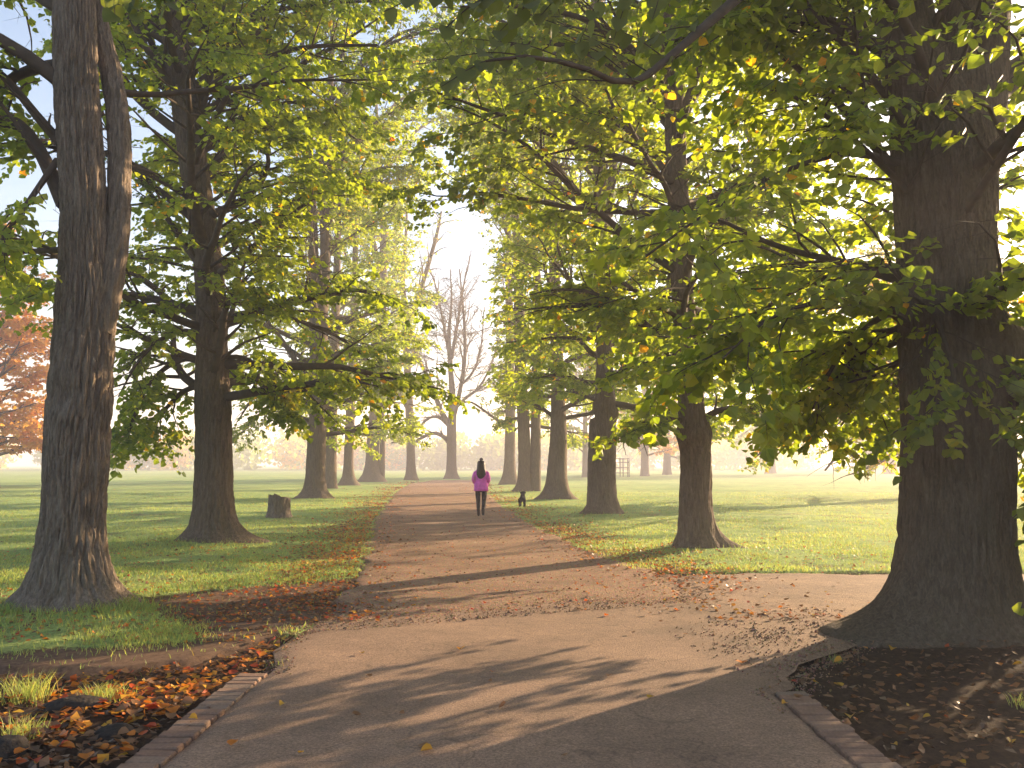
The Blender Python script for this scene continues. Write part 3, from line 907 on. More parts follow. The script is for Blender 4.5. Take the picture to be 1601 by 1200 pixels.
    # ---- the row on the other side
    make_tree('lime_tree', 'huge dark forked trunk in deep shade with leaves hanging over it', AVE, FEET['r1'],
              [(1492, 985, 166), (1494, 900, 160), (1495, 800, 156), (1496, 700, 156), (1490, 600, 148), (1482, 500, 142), (1478, 400, 142), (1476, 300, 148), (1468, 220, 146), (1436, 110, 96), (1409, 0, 86), (1380, -200, 70), (1345, -500, 48), (1320, -800, 20)],
              101, 46, 2.75, 11.5, 3.6, 0.105, 14, 'mid', 8, 10, flare=0.55, hf=0.25, roots=((-170, 1.2, 22), (-105, .3, 40), (-10, .9, 20), (-55, .35, 40), (100, .5, 10)), amp=0.036,
              rings=340, seg=250, freq=2.1, bark='bark_dark', bare=.45, gap=.35, gs=1.4, burls=((-60, 2.5, .12, .25), (-20, 2.7, .18, .2), (-160, 2.2, .04, .2), (-100, 3.4, .04, .2)),
              extra=[([(1490, 300, 120), (1506, 200, 118), (1516, 100, 112), (1524, 0, 104), (1540, -200, 84), (1556, -500, 54), (1560, -800, 20)], .1, 0.02, 160, 70)],
              limb_px=[(0.6, [(1540, 150, 60), (1580, 120, 46), (1640, 80, 40), (1760, 20, 26), (1900, -40, 10)]),
                       (-.2, [(1530, 640, 66), (1580, 612, 50), (1650, 585, 42), (1760, 540, 26), (1900, 500, 10)]),
                       (-.5, [(1440, 120, 22), (1340, 60, 15), (1230, 30, 11), (1120, 40, 7), (1040, 70, 5)]),
                       (-1.0, [(1430, 260, 15), (1330, 240, 10), (1220, 270, 8), (1110, 330, 5), (1010, 400, 4)]),
                       (.3, [(1430, 420, 13), (1340, 420, 9), (1250, 450, 7), (1160, 510, 5), (1080, 580, 3)]),
                       (-1.2, [(1440, 520, 12), (1370, 480, 10), (1290, 470, 8), (1200, 500, 5), (1130, 560, 3)]),
                       (1.2, [(1430, 480, 14), (1370, 500, 10), (1310, 560, 7), (1270, 640, 3)]),
                       (-.9, [(1470, 560, 10), (1450, 480, 9), (1480, 540, 7), (1500, 640, 4)]),
                       (-.8, [(1450, 330, 12), (1380, 260, 10), (1290, 180, 8), (1200, 130, 4)]),
                       (2.4, [(1445, 540, 14), (1400, 570, 10), (1350, 615, 7), (1315, 665, 3)]), (3.0, [(1445, 560, 14), (1410, 590, 10), (1385, 635, 7), (1372, 675, 3)]), (2.0, [(1440, 500, 14), (1370, 530, 10), (1310, 590, 7), (1270, 660, 3)]), (3.4, [(1450, 520, 14), (1390, 540, 10), (1340, 580, 7), (1300, 640, 3)]),
                       (.6, [(1550, 560, 16), (1620, 560, 12), (1700, 640, 9), (1760, 780, 4)]), (-.6, [(1550, 520, 16), (1650, 560, 12), (1760, 660, 9), (1840, 800, 4)]),
                       (1.4, [(1550, 500, 16), (1640, 520, 12), (1720, 600, 9), (1800, 720, 4)]), (-1.4, [(1540, 540, 14), (1620, 600, 11), (1700, 720, 8), (1750, 850, 4)]),
                       (-.2, [(1550, 580, 14), (1680, 640, 11), (1800, 760, 8), (1880, 880, 4)]), (.8, [(1550, 540, 14), (1700, 600, 11), (1850, 720, 8), (1940, 850, 4)]), (1.6, [(1550, 560, 14), (1660, 620, 11), (1760, 740, 8), (1820, 860, 4)])],
              keep=cut([WIN_R1, np.array([(620, -500), (620, 800), (880, 800), (930, 330), (1000, 60), (1000, -500)]), np.array([(-500, -900), (-500, 1400), (640, 1400), (640, -900)]),
                        np.array([(900, 690), (900, 1300), (1420, 1300), (1420, 765), (1300, 745), (1235, 695)])], dmin=4.3), autumn=0.03, low_el=0, az_bias=(170, .35), limb_r=.13, epi=110)
    make_tree('lime_tree', 'trunk with a ring of burrs and a root spur, next beyond the dark forked tree', AVE, FEET['r2'],
              [(1090, 862, 54), (1087, 800, 54), (1088, 740, 53), (1086, 690, 52), (1082, 650, 46), (1078, 590, 42), (1070, 500, 39), (1064, 400, 37), (1060, 300, 36), (1055, 200, 36), (1051, 80, 32), (1050, -100, 24), (1050, -350, 12), (1050, -480, 5)],
              112, 54, 3.1, 15.0, 4.3, 0.12, 15, 'mid', 9, 11, flare=.6, hf=.24, roots=((5, 2.4, 46), (180, .6, 10), (-60, .4, 16), (-110, .2, 16)), amp=.03, rings=260, seg=110, freq=1.7, wsc=.9, gap=.39,
              burls=((-90, 2.05, .07, .13), (-10, 2.15, .06, .12), (180, 2.1, .06, .13), (-45, 2.0, .05, .1), (-140, 2.0, .05, .1), (-80, 3.0, .08, .15)), low_el=-6, autumn=0.06,
              limb_px=[(-.5, [(1075, 660, 14), (1045, 655, 11), (1010, 668, 8), (970, 690, 4)]), (.2, [(1090, 660, 12), (1130, 640, 10), (1180, 640, 7), (1230, 660, 4)]),
                       (-.5, [(1070, 500, 12), (1020, 470, 9), (970, 440, 6), (930, 420, 3)]), (1, [(1056, 210, 14), (980, 120, 11), (880, 70, 8), (750, 70, 4)]), (-1.5, [(1055, 160, 14), (970, 60, 11), (860, 15, 8), (720, 10, 4)]), (2, [(1058, 290, 12), (990, 210, 9), (900, 165, 6), (800, 160, 3)])],
              keep=cut([np.array([(1050, 690), (1125, 690), (1160, 900), (1040, 900)]), np.array([(850, 715), (1400, 715), (1400, 900), (850, 900)]), KEEP_SKY]), epi=70, avoid=KEEP_SKY)
    make_tree('lime_tree', 'grooved trunk with a broken second stem, third of the row with the dark forked tree', AVE, FEET['r3'],
              [(943, 806, 40), (944, 750, 39), (946, 690, 36), (946, 640, 34), (945, 550, 28), (943, 450, 26), (940, 330, 24), (935, 200, 20), (930, 50, 14), (926, -120, 5)],
              123, 52, 3.3, 20, 5.6, 0.14, 15, 'dia', 9, 11, flare=.65, hf=.3, roots=((180, .9, 10), (0, .8, 10), (-90, .4, 12)), amp=.05, rings=180, seg=64, freq=1.7, wsc=.9, autumn=.07, twig_geo=False,
              extra=[([(926, 812, 20), (927, 750, 17), (928, 690, 16), (929, 656, 15)], .3, .018, 60, 24), ([(943, 380, 12), (955, 290, 13), (960, 220, 11), (958, 120, 6)], .3, .01, 40, 14)],
              burls=((0, 3.1, .12, .15), (180, 3.3, .1, .15), (-60, 3.5, .06, .2)), low_el=-6,
              limb_px=[(-1, [(938, 260, 12), (880, 165, 9), (805, 100, 6), (715, 75, 3)]), (1, [(935, 180, 11), (870, 85, 8), (780, 30, 5), (690, 10, 2)]), (-2, [(940, 350, 10), (880, 270, 8), (830, 215, 5), (780, 190, 2)]), (0, [(936, 200, 11), (860, 120, 8), (760, 90, 5), (650, 100, 2)]), (2, [(934, 150, 11), (850, 50, 8), (740, 0, 5), (640, -10, 2)])],
              keep=cut([np.array([(905, 672), (975, 672), (985, 860), (900, 860)]), KEEP_SKY], zmin=2.3), epi=40, avoid=KEEP_SKY)
    make_tree('lime_tree', 'dark-based tree just beyond the black dog', AVE, FEET['r4'],
              [(870, 782, 32), (871, 730, 30), (873, 680, 26), (872, 600, 21), (869, 500, 19), (866, 380, 16), (863, 250, 12), (860, 100, 6)],
              134, 50, 3.4, 25, 5.8, 0.17, 13, 'dia', 9, 11, flare=.8, hf=.32, roots=((180, .8, 8), (0, .8, 8)), amp=.025, rings=110, seg=36, autumn=.08, twig_geo=False, low_el=-6,
              limb_px=[(-1, [(866, 340, 8), (825, 250, 6), (770, 190, 4), (705, 170, 2)]), (1, [(864, 240, 8), (820, 140, 6), (750, 90, 4), (680, 100, 2)]), (0, [(864, 260, 8), (810, 180, 6), (740, 140, 4), (650, 140, 2)]), (-2, [(862, 200, 8), (800, 110, 6), (720, 60, 4), (640, 50, 2)])],
              keep=cut([np.array([(845, 695), (900, 695), (905, 800), (840, 800)]), KEEP_SKY], zmin=2.6), epi=40, avoid=KEEP_SKY)
    make_tree('lime_tree', 'twin-stemmed trunk past the dark-based tree, in line with the dog', AVE, FEET['r5'],
              [(820, 769, 20), (820, 720, 19), (818, 650, 19), (813, 560, 18), (811, 450, 16), (807, 350, 13), (793, 290, 9), (778, 250, 6), (770, 210, 3)],
              145, 40, 3.8, 26, 5.4, 0.19, 12, 'dia', 8, 10, flare=.75, hf=.35, roots=((180, .8, 8), (-60, .5, 8)), amp=.025, rings=100, seg=30, autumn=.1, twig_geo=False, low_el=-6, gap=.38,
              limb_px=[(-2, [(790, 285, 7), (760, 215, 5), (720, 170, 4), (665, 150, 2)]), (1, [(800, 320, 7), (765, 250, 5), (735, 215, 3), (700, 205, 1.5)]), (0, [(780, 250, 6), (750, 150, 5), (710, 90, 3), (655, 70, 1.5)])],
              extra=[([(836, 770, 20), (837, 720, 17), (838, 640, 15), (841, 540, 14), (842, 460, 13), (834, 370, 11), (836, 280, 8), (842, 150, 4)], .5, .02, 70, 24)],
              keep=cut([np.array([(805, 700), (850, 700), (850, 790), (800, 790)]), KEEP_SKY], zmin=2.8), epi=30, avoid=KEEP_SKY)
    make_tree('lime_tree', 'furthest tree of its row, beside the pink-jacketed walker', AVE, FEET['r6'],
              [(797, 758, 18), (797, 720, 17), (798, 650, 16), (797, 560, 14), (796, 450, 11), (795, 350, 8), (796, 250, 4)],
              156, 24, 5, 25, 4.0, 0.21, 10, 'dia', 7, 9, flare=.8, hf=.6, roots=((180, .8, 8), (0, .6, 8)), amp=.025, rings=80, seg=24, autumn=.1, twig_geo=False,
              limb_px=[(-1, [(793, 668, 5), (775, 655, 4.5), (755, 640, 4), (735, 628, 3), (718, 632, 1.5)]), (-1, [(795, 640, 4), (780, 610, 3), (762, 590, 1.5)]), (-2, [(796, 310, 6), (765, 240, 5), (730, 205, 3), (690, 195, 1.5)]), (1, [(796, 360, 6), (780, 300, 5), (755, 260, 3), (725, 245, 1.5)])],
              keep=cut([KEEP_SKY], zmin=4), avoid=KEEP_SKY)
main_row()

# ---- trees standing in the fields
def field_tree(label, foot, pts, seed, **k):
    a = dict(limbs_n=26, z0=2.6, z1=12, Lmax=4.5, lsz=0.3, lpt=9, leafk='dia', twigs=6, subs=8, flare=.6, hf=.5, amp=.02, rings=50, seg=18, twig_geo=False, low_el=-5)
    a.update(k)
    return make_tree(k.pop('tname', 'field_tree'), label, 'trees standing in the fields', foot, pts, seed, **{q: v for q, v in a.items() if q != 'tname'})
field_tree('orange autumn tree at the edge of the lawn behind the huge pale trunk', (-15, 762), [(-15, 762, 22), (-14, 650, 18), (-10, 520, 12), (-8, 420, 6), (-8, 370, 3)], 201,
           z0=2.0, z1=16, Lmax=4.8, lsz=.26, lpt=16, limbs_n=44, subs=10, gap=.3, mat='leaf_orange', autumn=.15)
field_tree('orange-tinged tree beside the wooden cage across the lawn', (1008, 744), [(1008, 744, 13), (1008, 690, 11), (1008, 600, 8), (1008, 520, 3)], 202, mat='leaf_orange', autumn=.2, z1=19, Lmax=6, lsz=.4)
field_tree('pale green tree behind the orange-tinged one across the lawn', (1043, 742), [(1043, 742, 13), (1043, 690, 10), (1045, 600, 7), (1046, 520, 3)], 203, autumn=.15, z1=20, Lmax=6.5, lsz=.42)
field_tree('hazy tree across the lawn seen below the yellow boughs', (1205, 740), [(1205, 740, 16), (1205, 690, 12), (1206, 600, 8), (1206, 500, 3)], 204, autumn=.1, z1=24, Lmax=7, lsz=.45, z0=6)
field_tree('misty broad trunk across the lawn, nearer to the dark forked tree of two', (1392, 741), [(1392, 741, 20), (1390, 690, 15), (1390, 600, 10), (1390, 480, 3)], 205, autumn=.1, z1=26, Lmax=7.5, lsz=.45, z0=6)
field_tree('misty slim trunk across the lawn, farther from the dark forked tree of two', (1358, 740), [(1358, 740, 15), (1358, 690, 12), (1357, 600, 8), (1357, 480, 3)], 206, autumn=.1, z1=26, Lmax=7, lsz=.45, z0=6)
field_tree('small hazy tree seen between grooved trunk and dark-based trunk', (915, 746), [(915, 746, 10), (915, 690, 8), (915, 600, 5), (915, 540, 2)], 207, autumn=.2, z1=15, Lmax=5, lsz=.36)
field_tree('yellow-green tree spreading low boughs over the lawn behind the dark forked tree', (1450, 778), [(1450, 778, 40), (1450, 700, 30), (1450, 600, 22), (1450, 500, 12), (1450, 420, 4)], 208, z0=2.6, z1=9,
           Lmax=8.0, lsz=.17, lpt=13, limbs_n=26, subs=11, twigs=8, autumn=.4, az_bias=(178, .4), low_el=-18, droop=-.06, keep=cut((), zmin=1.4),
           limb_px=[(-2, [(1445, 640, 16), (1370, 630, 12), (1290, 650, 8), (1210, 700, 4)]), (1, [(1445, 620, 16), (1350, 590, 12), (1250, 600, 8), (1150, 650, 4)]), (3, [(1445, 600, 16), (1330, 560, 12), (1220, 570, 8), (1130, 620, 4)]),
                    (-3, [(1445, 660, 12), (1390, 660, 10), (1330, 690, 7), (1290, 735, 3)]), (0, [(1445, 650, 12), (1360, 640, 10), (1260, 660, 7), (1180, 715, 3)])])

# ------------------------------------------------------------------ far wood on the horizon
def far_wood():
    r = np.random.default_rng(5)
    K = 170
    ang = np.sort(r.uniform(-.72, .72, K))
    dist = r.uniform(225, 300, K)
    cx = np.tan(ang) * dist
    H = r.uniform(6, 12, K) + 6 * vnoise(cx * .03, 2.0)
    RX = r.uniform(3.5, 8, K)
    n = 270
    u = unit(r.normal(0, 1, (K, n, 3))) * (r.random((K, n, 1)) ** .25)
    pos = np.stack([cx[:, None] + RX[:, None] * u[..., 0], dist[:, None] + RX[:, None] * u[..., 1], np.maximum(.2, H[:, None] * (.5 + .52 * u[..., 2]))], -1).reshape(-1, 3)
    N = len(pos)
    hue = np.repeat(r.random(K), n)
    c = np.clip(.25 + .3 * fbm(pos[:, 0] * .3, pos[:, 1] * .3, pos[:, 2] * .3) + r.normal(0, .08, N), 0, 1)
    a = np.where(hue > .86, .7, np.where(hue > .7, .25, 0.0))
    me = leaves_mesh('far_wood', pos, r.normal(0, 1, (N, 3)), r.normal(0, 1, (N, 3)), r.uniform(.9, 1.8, N), np.stack([c, a, c], -1), 'dia')
    o = link('far_wood', me, M['leaf'])
    tag(o, 'misty line of distant woodland closing off the park', 'woodland', None, 'stuff')
far_wood()

# ------------------------------------------------------------------ stump
def stump():
    p = gp(436, 808)
    root = empty('tree_stump', p, 'low cut tree stump standing in the grass beside the path', 'stump')
    mb = MB()
    n, m = 26, 72
    z = np.linspace(-.1, .62, n)
    th = np.arange(m) * 2 * np.pi / m
    rad = 0.33 * (1 + .25 * np.exp(-np.maximum(z, 0) / .12))[:, None] + bark_disp(th[None], z[:, None] * 1.0 + 0 * th[None], .05, 3.3, 1.4)
    V, Q, _ = tube(np.stack([0 * z, 0 * z, z], -1), rad, m, False)
    top = V[-m:].copy()
    jag = (vnoise(top[:, 0] * 9, top[:, 1] * 9, 1.0) - .5) * .30 + top[:, 0] * -.18
    V[-m:, 2] += jag
    V[-2 * m:-m, 2] += jag * .6
    mb.add(V, Q)
    mb.build('bark', M['bark_grey'], root)
    mb = MB()
    rings = []
    for k, f in enumerate((.97, .6, .25)):
        q = V[-m:].copy(); q[:, :2] *= f
        q[:, 2] = q[:, 2] * (.4 + .6 * f) + (1 - (.4 + .6 * f)) * .56 - .03 + (vnoise(q[:, 0] * 20, q[:, 1] * 20, 3.) - .5) * .05
        rings.append(q)
    Vc = np.vstack(rings + [np.array([[0, 0, .53]])])
    i = np.arange(m)
    Q = np.vstack([np.stack([k * m + i, k * m + (i + 1) % m, (k + 1) * m + (i + 1) % m, (k + 1) * m + i], -1) for k in (0, 1)])
    T = np.stack([2 * m + i, 2 * m + (i + 1) % m, np.full(m, 3 * m)], -1)
    mb.add(Vc, Q, T)
    mb.build('cut_face', simple('cut_wood', (.20, .15, .11), .9, .35, 25, .01), root)
stump()

# ------------------------------------------------------------------ wooden tree guard across the lawn
def guard():
    p = gp(972, 745)
    root = empty('tree_guard', (p[0], p[1], 0), 'open wooden cage of posts and rails across the lawn', 'tree guard')
    m = simple('guard_wood', (.09, .07, .055), .9)
    post, rail = box_mesh('post', .12, .12, 2.5), None
    n = 6
    for k in range(n):
        a = k * 2 * math.pi / n + .2
        o = link('post', post, m, root, (1.05 * math.cos(a), 1.05 * math.sin(a), 1.2))
    rail = box_mesh('rail', 1.06, .05, .10)
    for k in range(n):
        a = (k + .5) * 2 * math.pi / n + .2
        for z in (.5, 1.2, 1.9, 2.35):
            o = link('rail', rail, m, root, (.93 * math.cos(a), .93 * math.sin(a), z))
            o.rotation_euler = (0, 0, a + math.pi / 2)
guard()

# ------------------------------------------------------------------ walker and dog
def skin_mesh(name, verts, edges, rad, rootv=0, sub=2):
    me = bpy.data.meshes.new(name)
    me.from_pydata([tuple(v) for v in verts], edges, [])
    o = bpy.data.objects.new(name, me)
    COL.objects.link(o)
    mod = o.modifiers.new('skin', 'SKIN')
    for k, q in enumerate(rad):
        me.skin_vertices[0].data[k].radius = (q, q) if isinstance(q, (int, float)) else q
    me.skin_vertices[0].data[rootv].use_root = True
    s = o.modifiers.new('sub', 'SUBSURF'); s.levels = sub; s.render_levels = sub
    dg = bpy.context.evaluated_depsgraph_get()
    m2 = bpy.data.meshes.new_from_object(o.evaluated_get(dg))
    bpy.data.objects.remove(o)
    m2.name = name
    for f in m2.polygons: f.use_smooth = True
    return m2

def blob(name, rings, m=16):
    """rings: (cx, cy, z, rx, ry) stacked, closed"""
    V, n = [], len(rings)
    for (cx, cyy, z, rx, ry) in rings:
        for k in range(m):
            a = 2 * math.pi * k / m
            V.append((cx + rx * math.cos(a), cyy + ry * math.sin(a), z))
    V.append((rings[0][0], rings[0][1], rings[0][2])); V.append((rings[-1][0], rings[-1][1], rings[-1][2]))
    Q = [(i * m + k, i * m + (k + 1) % m, (i + 1) * m + (k + 1) % m, (i + 1) * m + k) for i in range(n - 1) for k in range(m)]
    T = [((k + 1) % m, k, n * m) for k in range(m)] + [((n - 1) * m + k, (n - 1) * m + (k + 1) % m, n * m + 1) for k in range(m)]
    return new_mesh(name, np.array(V), np.array(Q), np.array(T))

def walker():
    p = gp(752, 808)
    root = empty('person', (p[0], p[1], 0.02), 'person in a magenta jacket and dark leggings walking away down the path', 'person')
    pink = simple('magenta_cloth', (.90, .15, .62), .75, .25, 9, .01)
    dark = simple('dark_leggings', (.012, .012, .016), .7)
    boot = simple('dark_boots', (.015, .012, .011), .5)
    skin = simple('skin', (.45, .28, .2), .6, .1)
    hairm = simple('dark_hair', (.022, .013, .010), .45, .5, 30, .01)
    hatm = simple('grey_bobble', (.05, .05, .055), .9)
    # body: one continuous figure (skin), facing +Y
    B = [(0, 0, .93), (0, .01, 1.08), (0, 0, 1.25), (0, -.01, 1.38), (0, 0, 1.45), (0, .02, 1.53), (0, .03, 1.60),
         (-.15, 0, 1.36), (-.23, -.05, 1.12), (-.15, .14, 1.02), (-.12, .19, 1.02),
         (.15, 0, 1.36), (.24, -.04, 1.12), (.21, .12, .98), (.20, .19, .97),
         (-.09, 0, .88), (-.085, .07, .48), (-.075, -.02, .10), (-.075, .10, .045),
         (.09, 0, .88), (.085, .03, .48), (.07, -.20, .13), (.07, -.12, .05)]
    E = [(0, 1), (1, 2), (2, 3), (3, 4), (4, 5), (5, 6), (3, 7), (7, 8), (8, 9), (9, 10), (3, 11), (11, 12), (12, 13), (13, 14), (0, 15), (15, 16), (16, 17), (17, 18), (0, 19), (19, 20), (20, 21), (21, 22)]
    rad = [.12, .11, .13, .09, .05, .085, .095, .06, .045, .035, .028, .06, .045, .035, .028, .085, .055, .04, .03, .085, .055, .04, .03]
    link('body', skin_mesh('body', B, E, rad), skin, root)
    # jacket
    jm = blob('jacket', [(0, .01, .775, .19, .15), (0, .01, .775, .222, .175), (0, .01, .86, .222, .175), (0, .01, .98, .212, .165), (0, .01, 1.10, .185, .138), (0, 0, 1.24, .20, .14), (0, 0, 1.33, .205, .13), (0, 0, 1.40, .17, .11), (0, .01, 1.45, .09, .085), (0, .02, 1.49, .07, .07)], 28)
    for v in jm.vertices:
        v.co.y += .012 * math.sin(v.co.z * 31 + v.co.x * 9) * (1 if v.co.y < 0 else .4)
        v.co.x *= 1 + .03 * math.sin(v.co.z * 26 + 1.3)
    jk = link('jacket', jm, pink, root)
    for sg in (-1, 1):
        Sv = [(sg * .15, 0, 1.37), (sg * .20, -.01, 1.31), (sg * .245, -.05, 1.12), (sg * .20, .10, 1.0), (sg * .17, .16, 1.0)]
        link('sleeve', skin_mesh('sleeve', Sv, [(0, 1), (1, 2), (2, 3), (3, 4)], [.062, .064, .06, .05, .042]), pink, jk)
    # leggings, one mesh with both legs
    L = [(0, .01, .86), (-.095, .01, .80), (-.095, .04, .66), (-.085, .07, .48), (-.08, .02, .30), (-.075, -.02, .12), (.095, .01, .80), (.095, .02, .66), (.085, .03, .48), (.08, -.09, .30), (.07, -.19, .15)]
    LE = [(0, 1), (1, 2), (2, 3), (3, 4), (4, 5), (0, 6), (6, 7), (7, 8), (8, 9), (9, 10)]
    lr = [.10, .10, .094, .076, .068, .054, .10, .094, .076, .068, .054]
    link('leggings', skin_mesh('leggings', L, LE, lr), dark, root)
    for s, (x, y, z) in enumerate(((-.075, -.02, .0), (.07, -.20, .035))):
        Bt = [(x, y, z + .26), (x, y, z + .12), (x, y, z + .05), (x, y + .09, z + .035), (x, y + .16, z + .03)]
        link('boot', skin_mesh('boot', Bt, [(0, 1), (1, 2), (2, 3), (3, 4)], [.055, .052, .045, .038, .03]), boot, root)
    hm = blob('hair', [(0, .03, 1.70, .02, .02), (0, .02, 1.695, .085, .09), (0, .01, 1.65, .118, .12), (0, .0, 1.57, .125, .125), (0, -.03, 1.47, .13, .11), (0, -.06, 1.38, .15, .10), (0, -.085, 1.28, .145, .075), (0, -.095, 1.20, .11, .06), (-.01, -.10, 1.15, .05, .035)][::-1], 20)
    for v in hm.vertices:
        a = math.atan2(v.co.y + .03, v.co.x)
        k = 1 + .06 * math.sin(a * 9 + v.co.z * 9) + .03 * math.sin(a * 17 + v.co.z * 23)
        v.co.x *= k
    link('hair', hm, hairm, root)
    link('bobble', blob('bobble', [(0, .02, 1.685, .02, .02), (0, .02, 1.70, .045, .045), (0, .02, 1.735, .058, .058), (0, .02, 1.77, .045, .045), (0, .02, 1.79, .015, .015)], 14), hatm, root)
    # dog
    q = gp(816, 795)
    dg = empty('dog', (q[0], q[1], 0.05), 'small black dog trotting on the grass beside the path', 'dog')
    fur = simple('black_fur', (.008, .0075, .0075), .95, .4, 30, .01)
    D = [(0, 0, .27), (0, .16, .26), (0, .30, .28), (0, .36, .36), (0, .40, .42), (0, .49, .40), (0, -.04, .27), (0, -.12, .33), (.01, -.16, .40),
         (-.07, -.03, .22), (-.075, .02, .13), (-.075, -.04, .08), (-.075, -.02, .015), (.07, -.03, .22), (.075, .0, .13), (.075, -.07, .08), (.075, -.05, .015),
         (-.065, .29, .2), (-.065, .28, .1), (-.065, .30, .015), (.065, .29, .2), (.065, .31, .1), (.065, .36, .02), (-.06, .40, .47), (.06, .40, .47), (-.085, .39, .42), (.085, .39, .42)]
    DE = [(0, 1), (1, 2), (2, 3), (3, 4), (4, 5), (0, 6), (6, 7), (7, 8), (0, 9), (9, 10), (10, 11), (11, 12), (0, 13), (13, 14), (14, 15), (15, 16), (2, 17), (17, 18), (18, 19), (2, 20), (20, 21), (21, 22), (4, 23), (4, 24), (23, 25), (24, 26)]
    dr = [.085, .085, .10, .065, .065, .032, .07, .028, .018, .06, .038, .024, .026, .06, .038, .024, .026, .045, .03, .026, .045, .03, .026, .03, .03, .02, .02]
    b = link('body', skin_mesh('body', D, DE, dr), fur, dg)
    dg.rotation_euler = (0, 0, R(-6)); dg.scale = (1.15, 1.15, 1.15)
    link('collar', blob('collar', [(0, .345, .33, .07, .06), (0, .345, .345, .072, .062), (0, .345, .36, .07, .06)], 14), simple('collar_red', (.35, .05, .04), .6), dg)
    # leash
    a = np.array([p[0] + .20, p[1] + .2, .99]); e = np.array([q[0], q[1] + .34, .42])
    t = np.linspace(0, 1, 24)[:, None]
    P = a * (1 - t) + e * t + np.array([0, 0, -1.0]) * (t * (1 - t)) * .9
    mb = MB(); V, Q, T = tube(P, np.full(24, .009), 6); mb.add(V, Q, T)
    o = mb.build('leash', simple('leash_strap', (.5, .36, .22), .7), None)
    tag(o, 'thin pale dog leash hanging from the walker towards the dog', 'leash')
walker()

# ------------------------------------------------------------------ dark lumps in place of hollows in the litter, grass tufts
def lump(px, py, sx, sy, sz, seed, label):
    p = gp(px, py)
    bm = bmesh.new()
    bmesh.ops.create_icosphere(bm, subdivisions=4, radius=1)
    V = np.array([v.co[:] for v in bm.verts])
    n = fbm(V[:, 0] * 1.3 + seed, V[:, 1] * 1.3, V[:, 2] * 1.3, 4)
    f = .7 + .6 * n
    for v, k in zip(bm.verts, f): v.co = Vector((v.co.x * sx * k, v.co.y * sy * k, v.co.z * sz * k))
    me = bpy.data.meshes.new('lump'); bm.to_mesh(me); bm.free()
    for q in me.polygons: q.use_smooth = True
    o = link('lump', me, M['lump'], None, (p[0], p[1], -.04))
    o.rotation_euler = (0, 0, seed)
    tag(o, label, 'lump')
M['lump'] = simple('dark_lump', (.028, .022, .018), .95, .5, 14, .05)  # near-black lumps added where the litter only has dark hollows
lump(118, 1098, .22, .10, .085, .3, 'long dark rock standing in for a hollow in the leaf litter between two grass tufts')
lump(178, 1142, .13, .10, .08, 1.1, 'small dark rock standing in for a hollow in the leaf litter close to the brick edging')
lump(10, 1165, .16, .12, .09, 2.2, 'dark rock standing in for a hollow at the picture edge beside the lowest grass tuft')

def blades(pos, h, w, lean, r, colr):
    N = len(pos)
    a = r.uniform(0, 2 * np.pi, N)
    sd = np.stack([np.cos(a), np.sin(a), 0 * a], -1) * (w / 2)[:, None]
    b = r.uniform(0, 2 * np.pi, N)
    ln = np.stack([np.cos(b), np.sin(b), 0 * b], -1) * (h * lean)[:, None]
    tip = pos + ln + np.array([0, 0, 1]) * h[:, None]
    mid = pos + ln * .35 + np.array([0, 0, .6]) * h[:, None]
    V = np.stack([pos - sd, pos + sd, mid + sd * .7, mid - sd * .7, tip], 1).reshape(-1, 3)
    k = (np.arange(N) * 5)[:, None]
    Q = np.array([[0, 1, 2, 3]]) + k
    T = np.array([[3, 2, 4]]) + k
    return V, Q, T, np.concatenate([colr, colr])
M['blade'] = leaf_mat('grass_blade', [(0, (.14, .215, .07)), (.5, (.245, .325, .10)), (1, (.41, .43, .12))], [(0, (.30, .23, .07)), (1, (.22, .15, .06))], .45, (1.8, 1.7, 1.0))

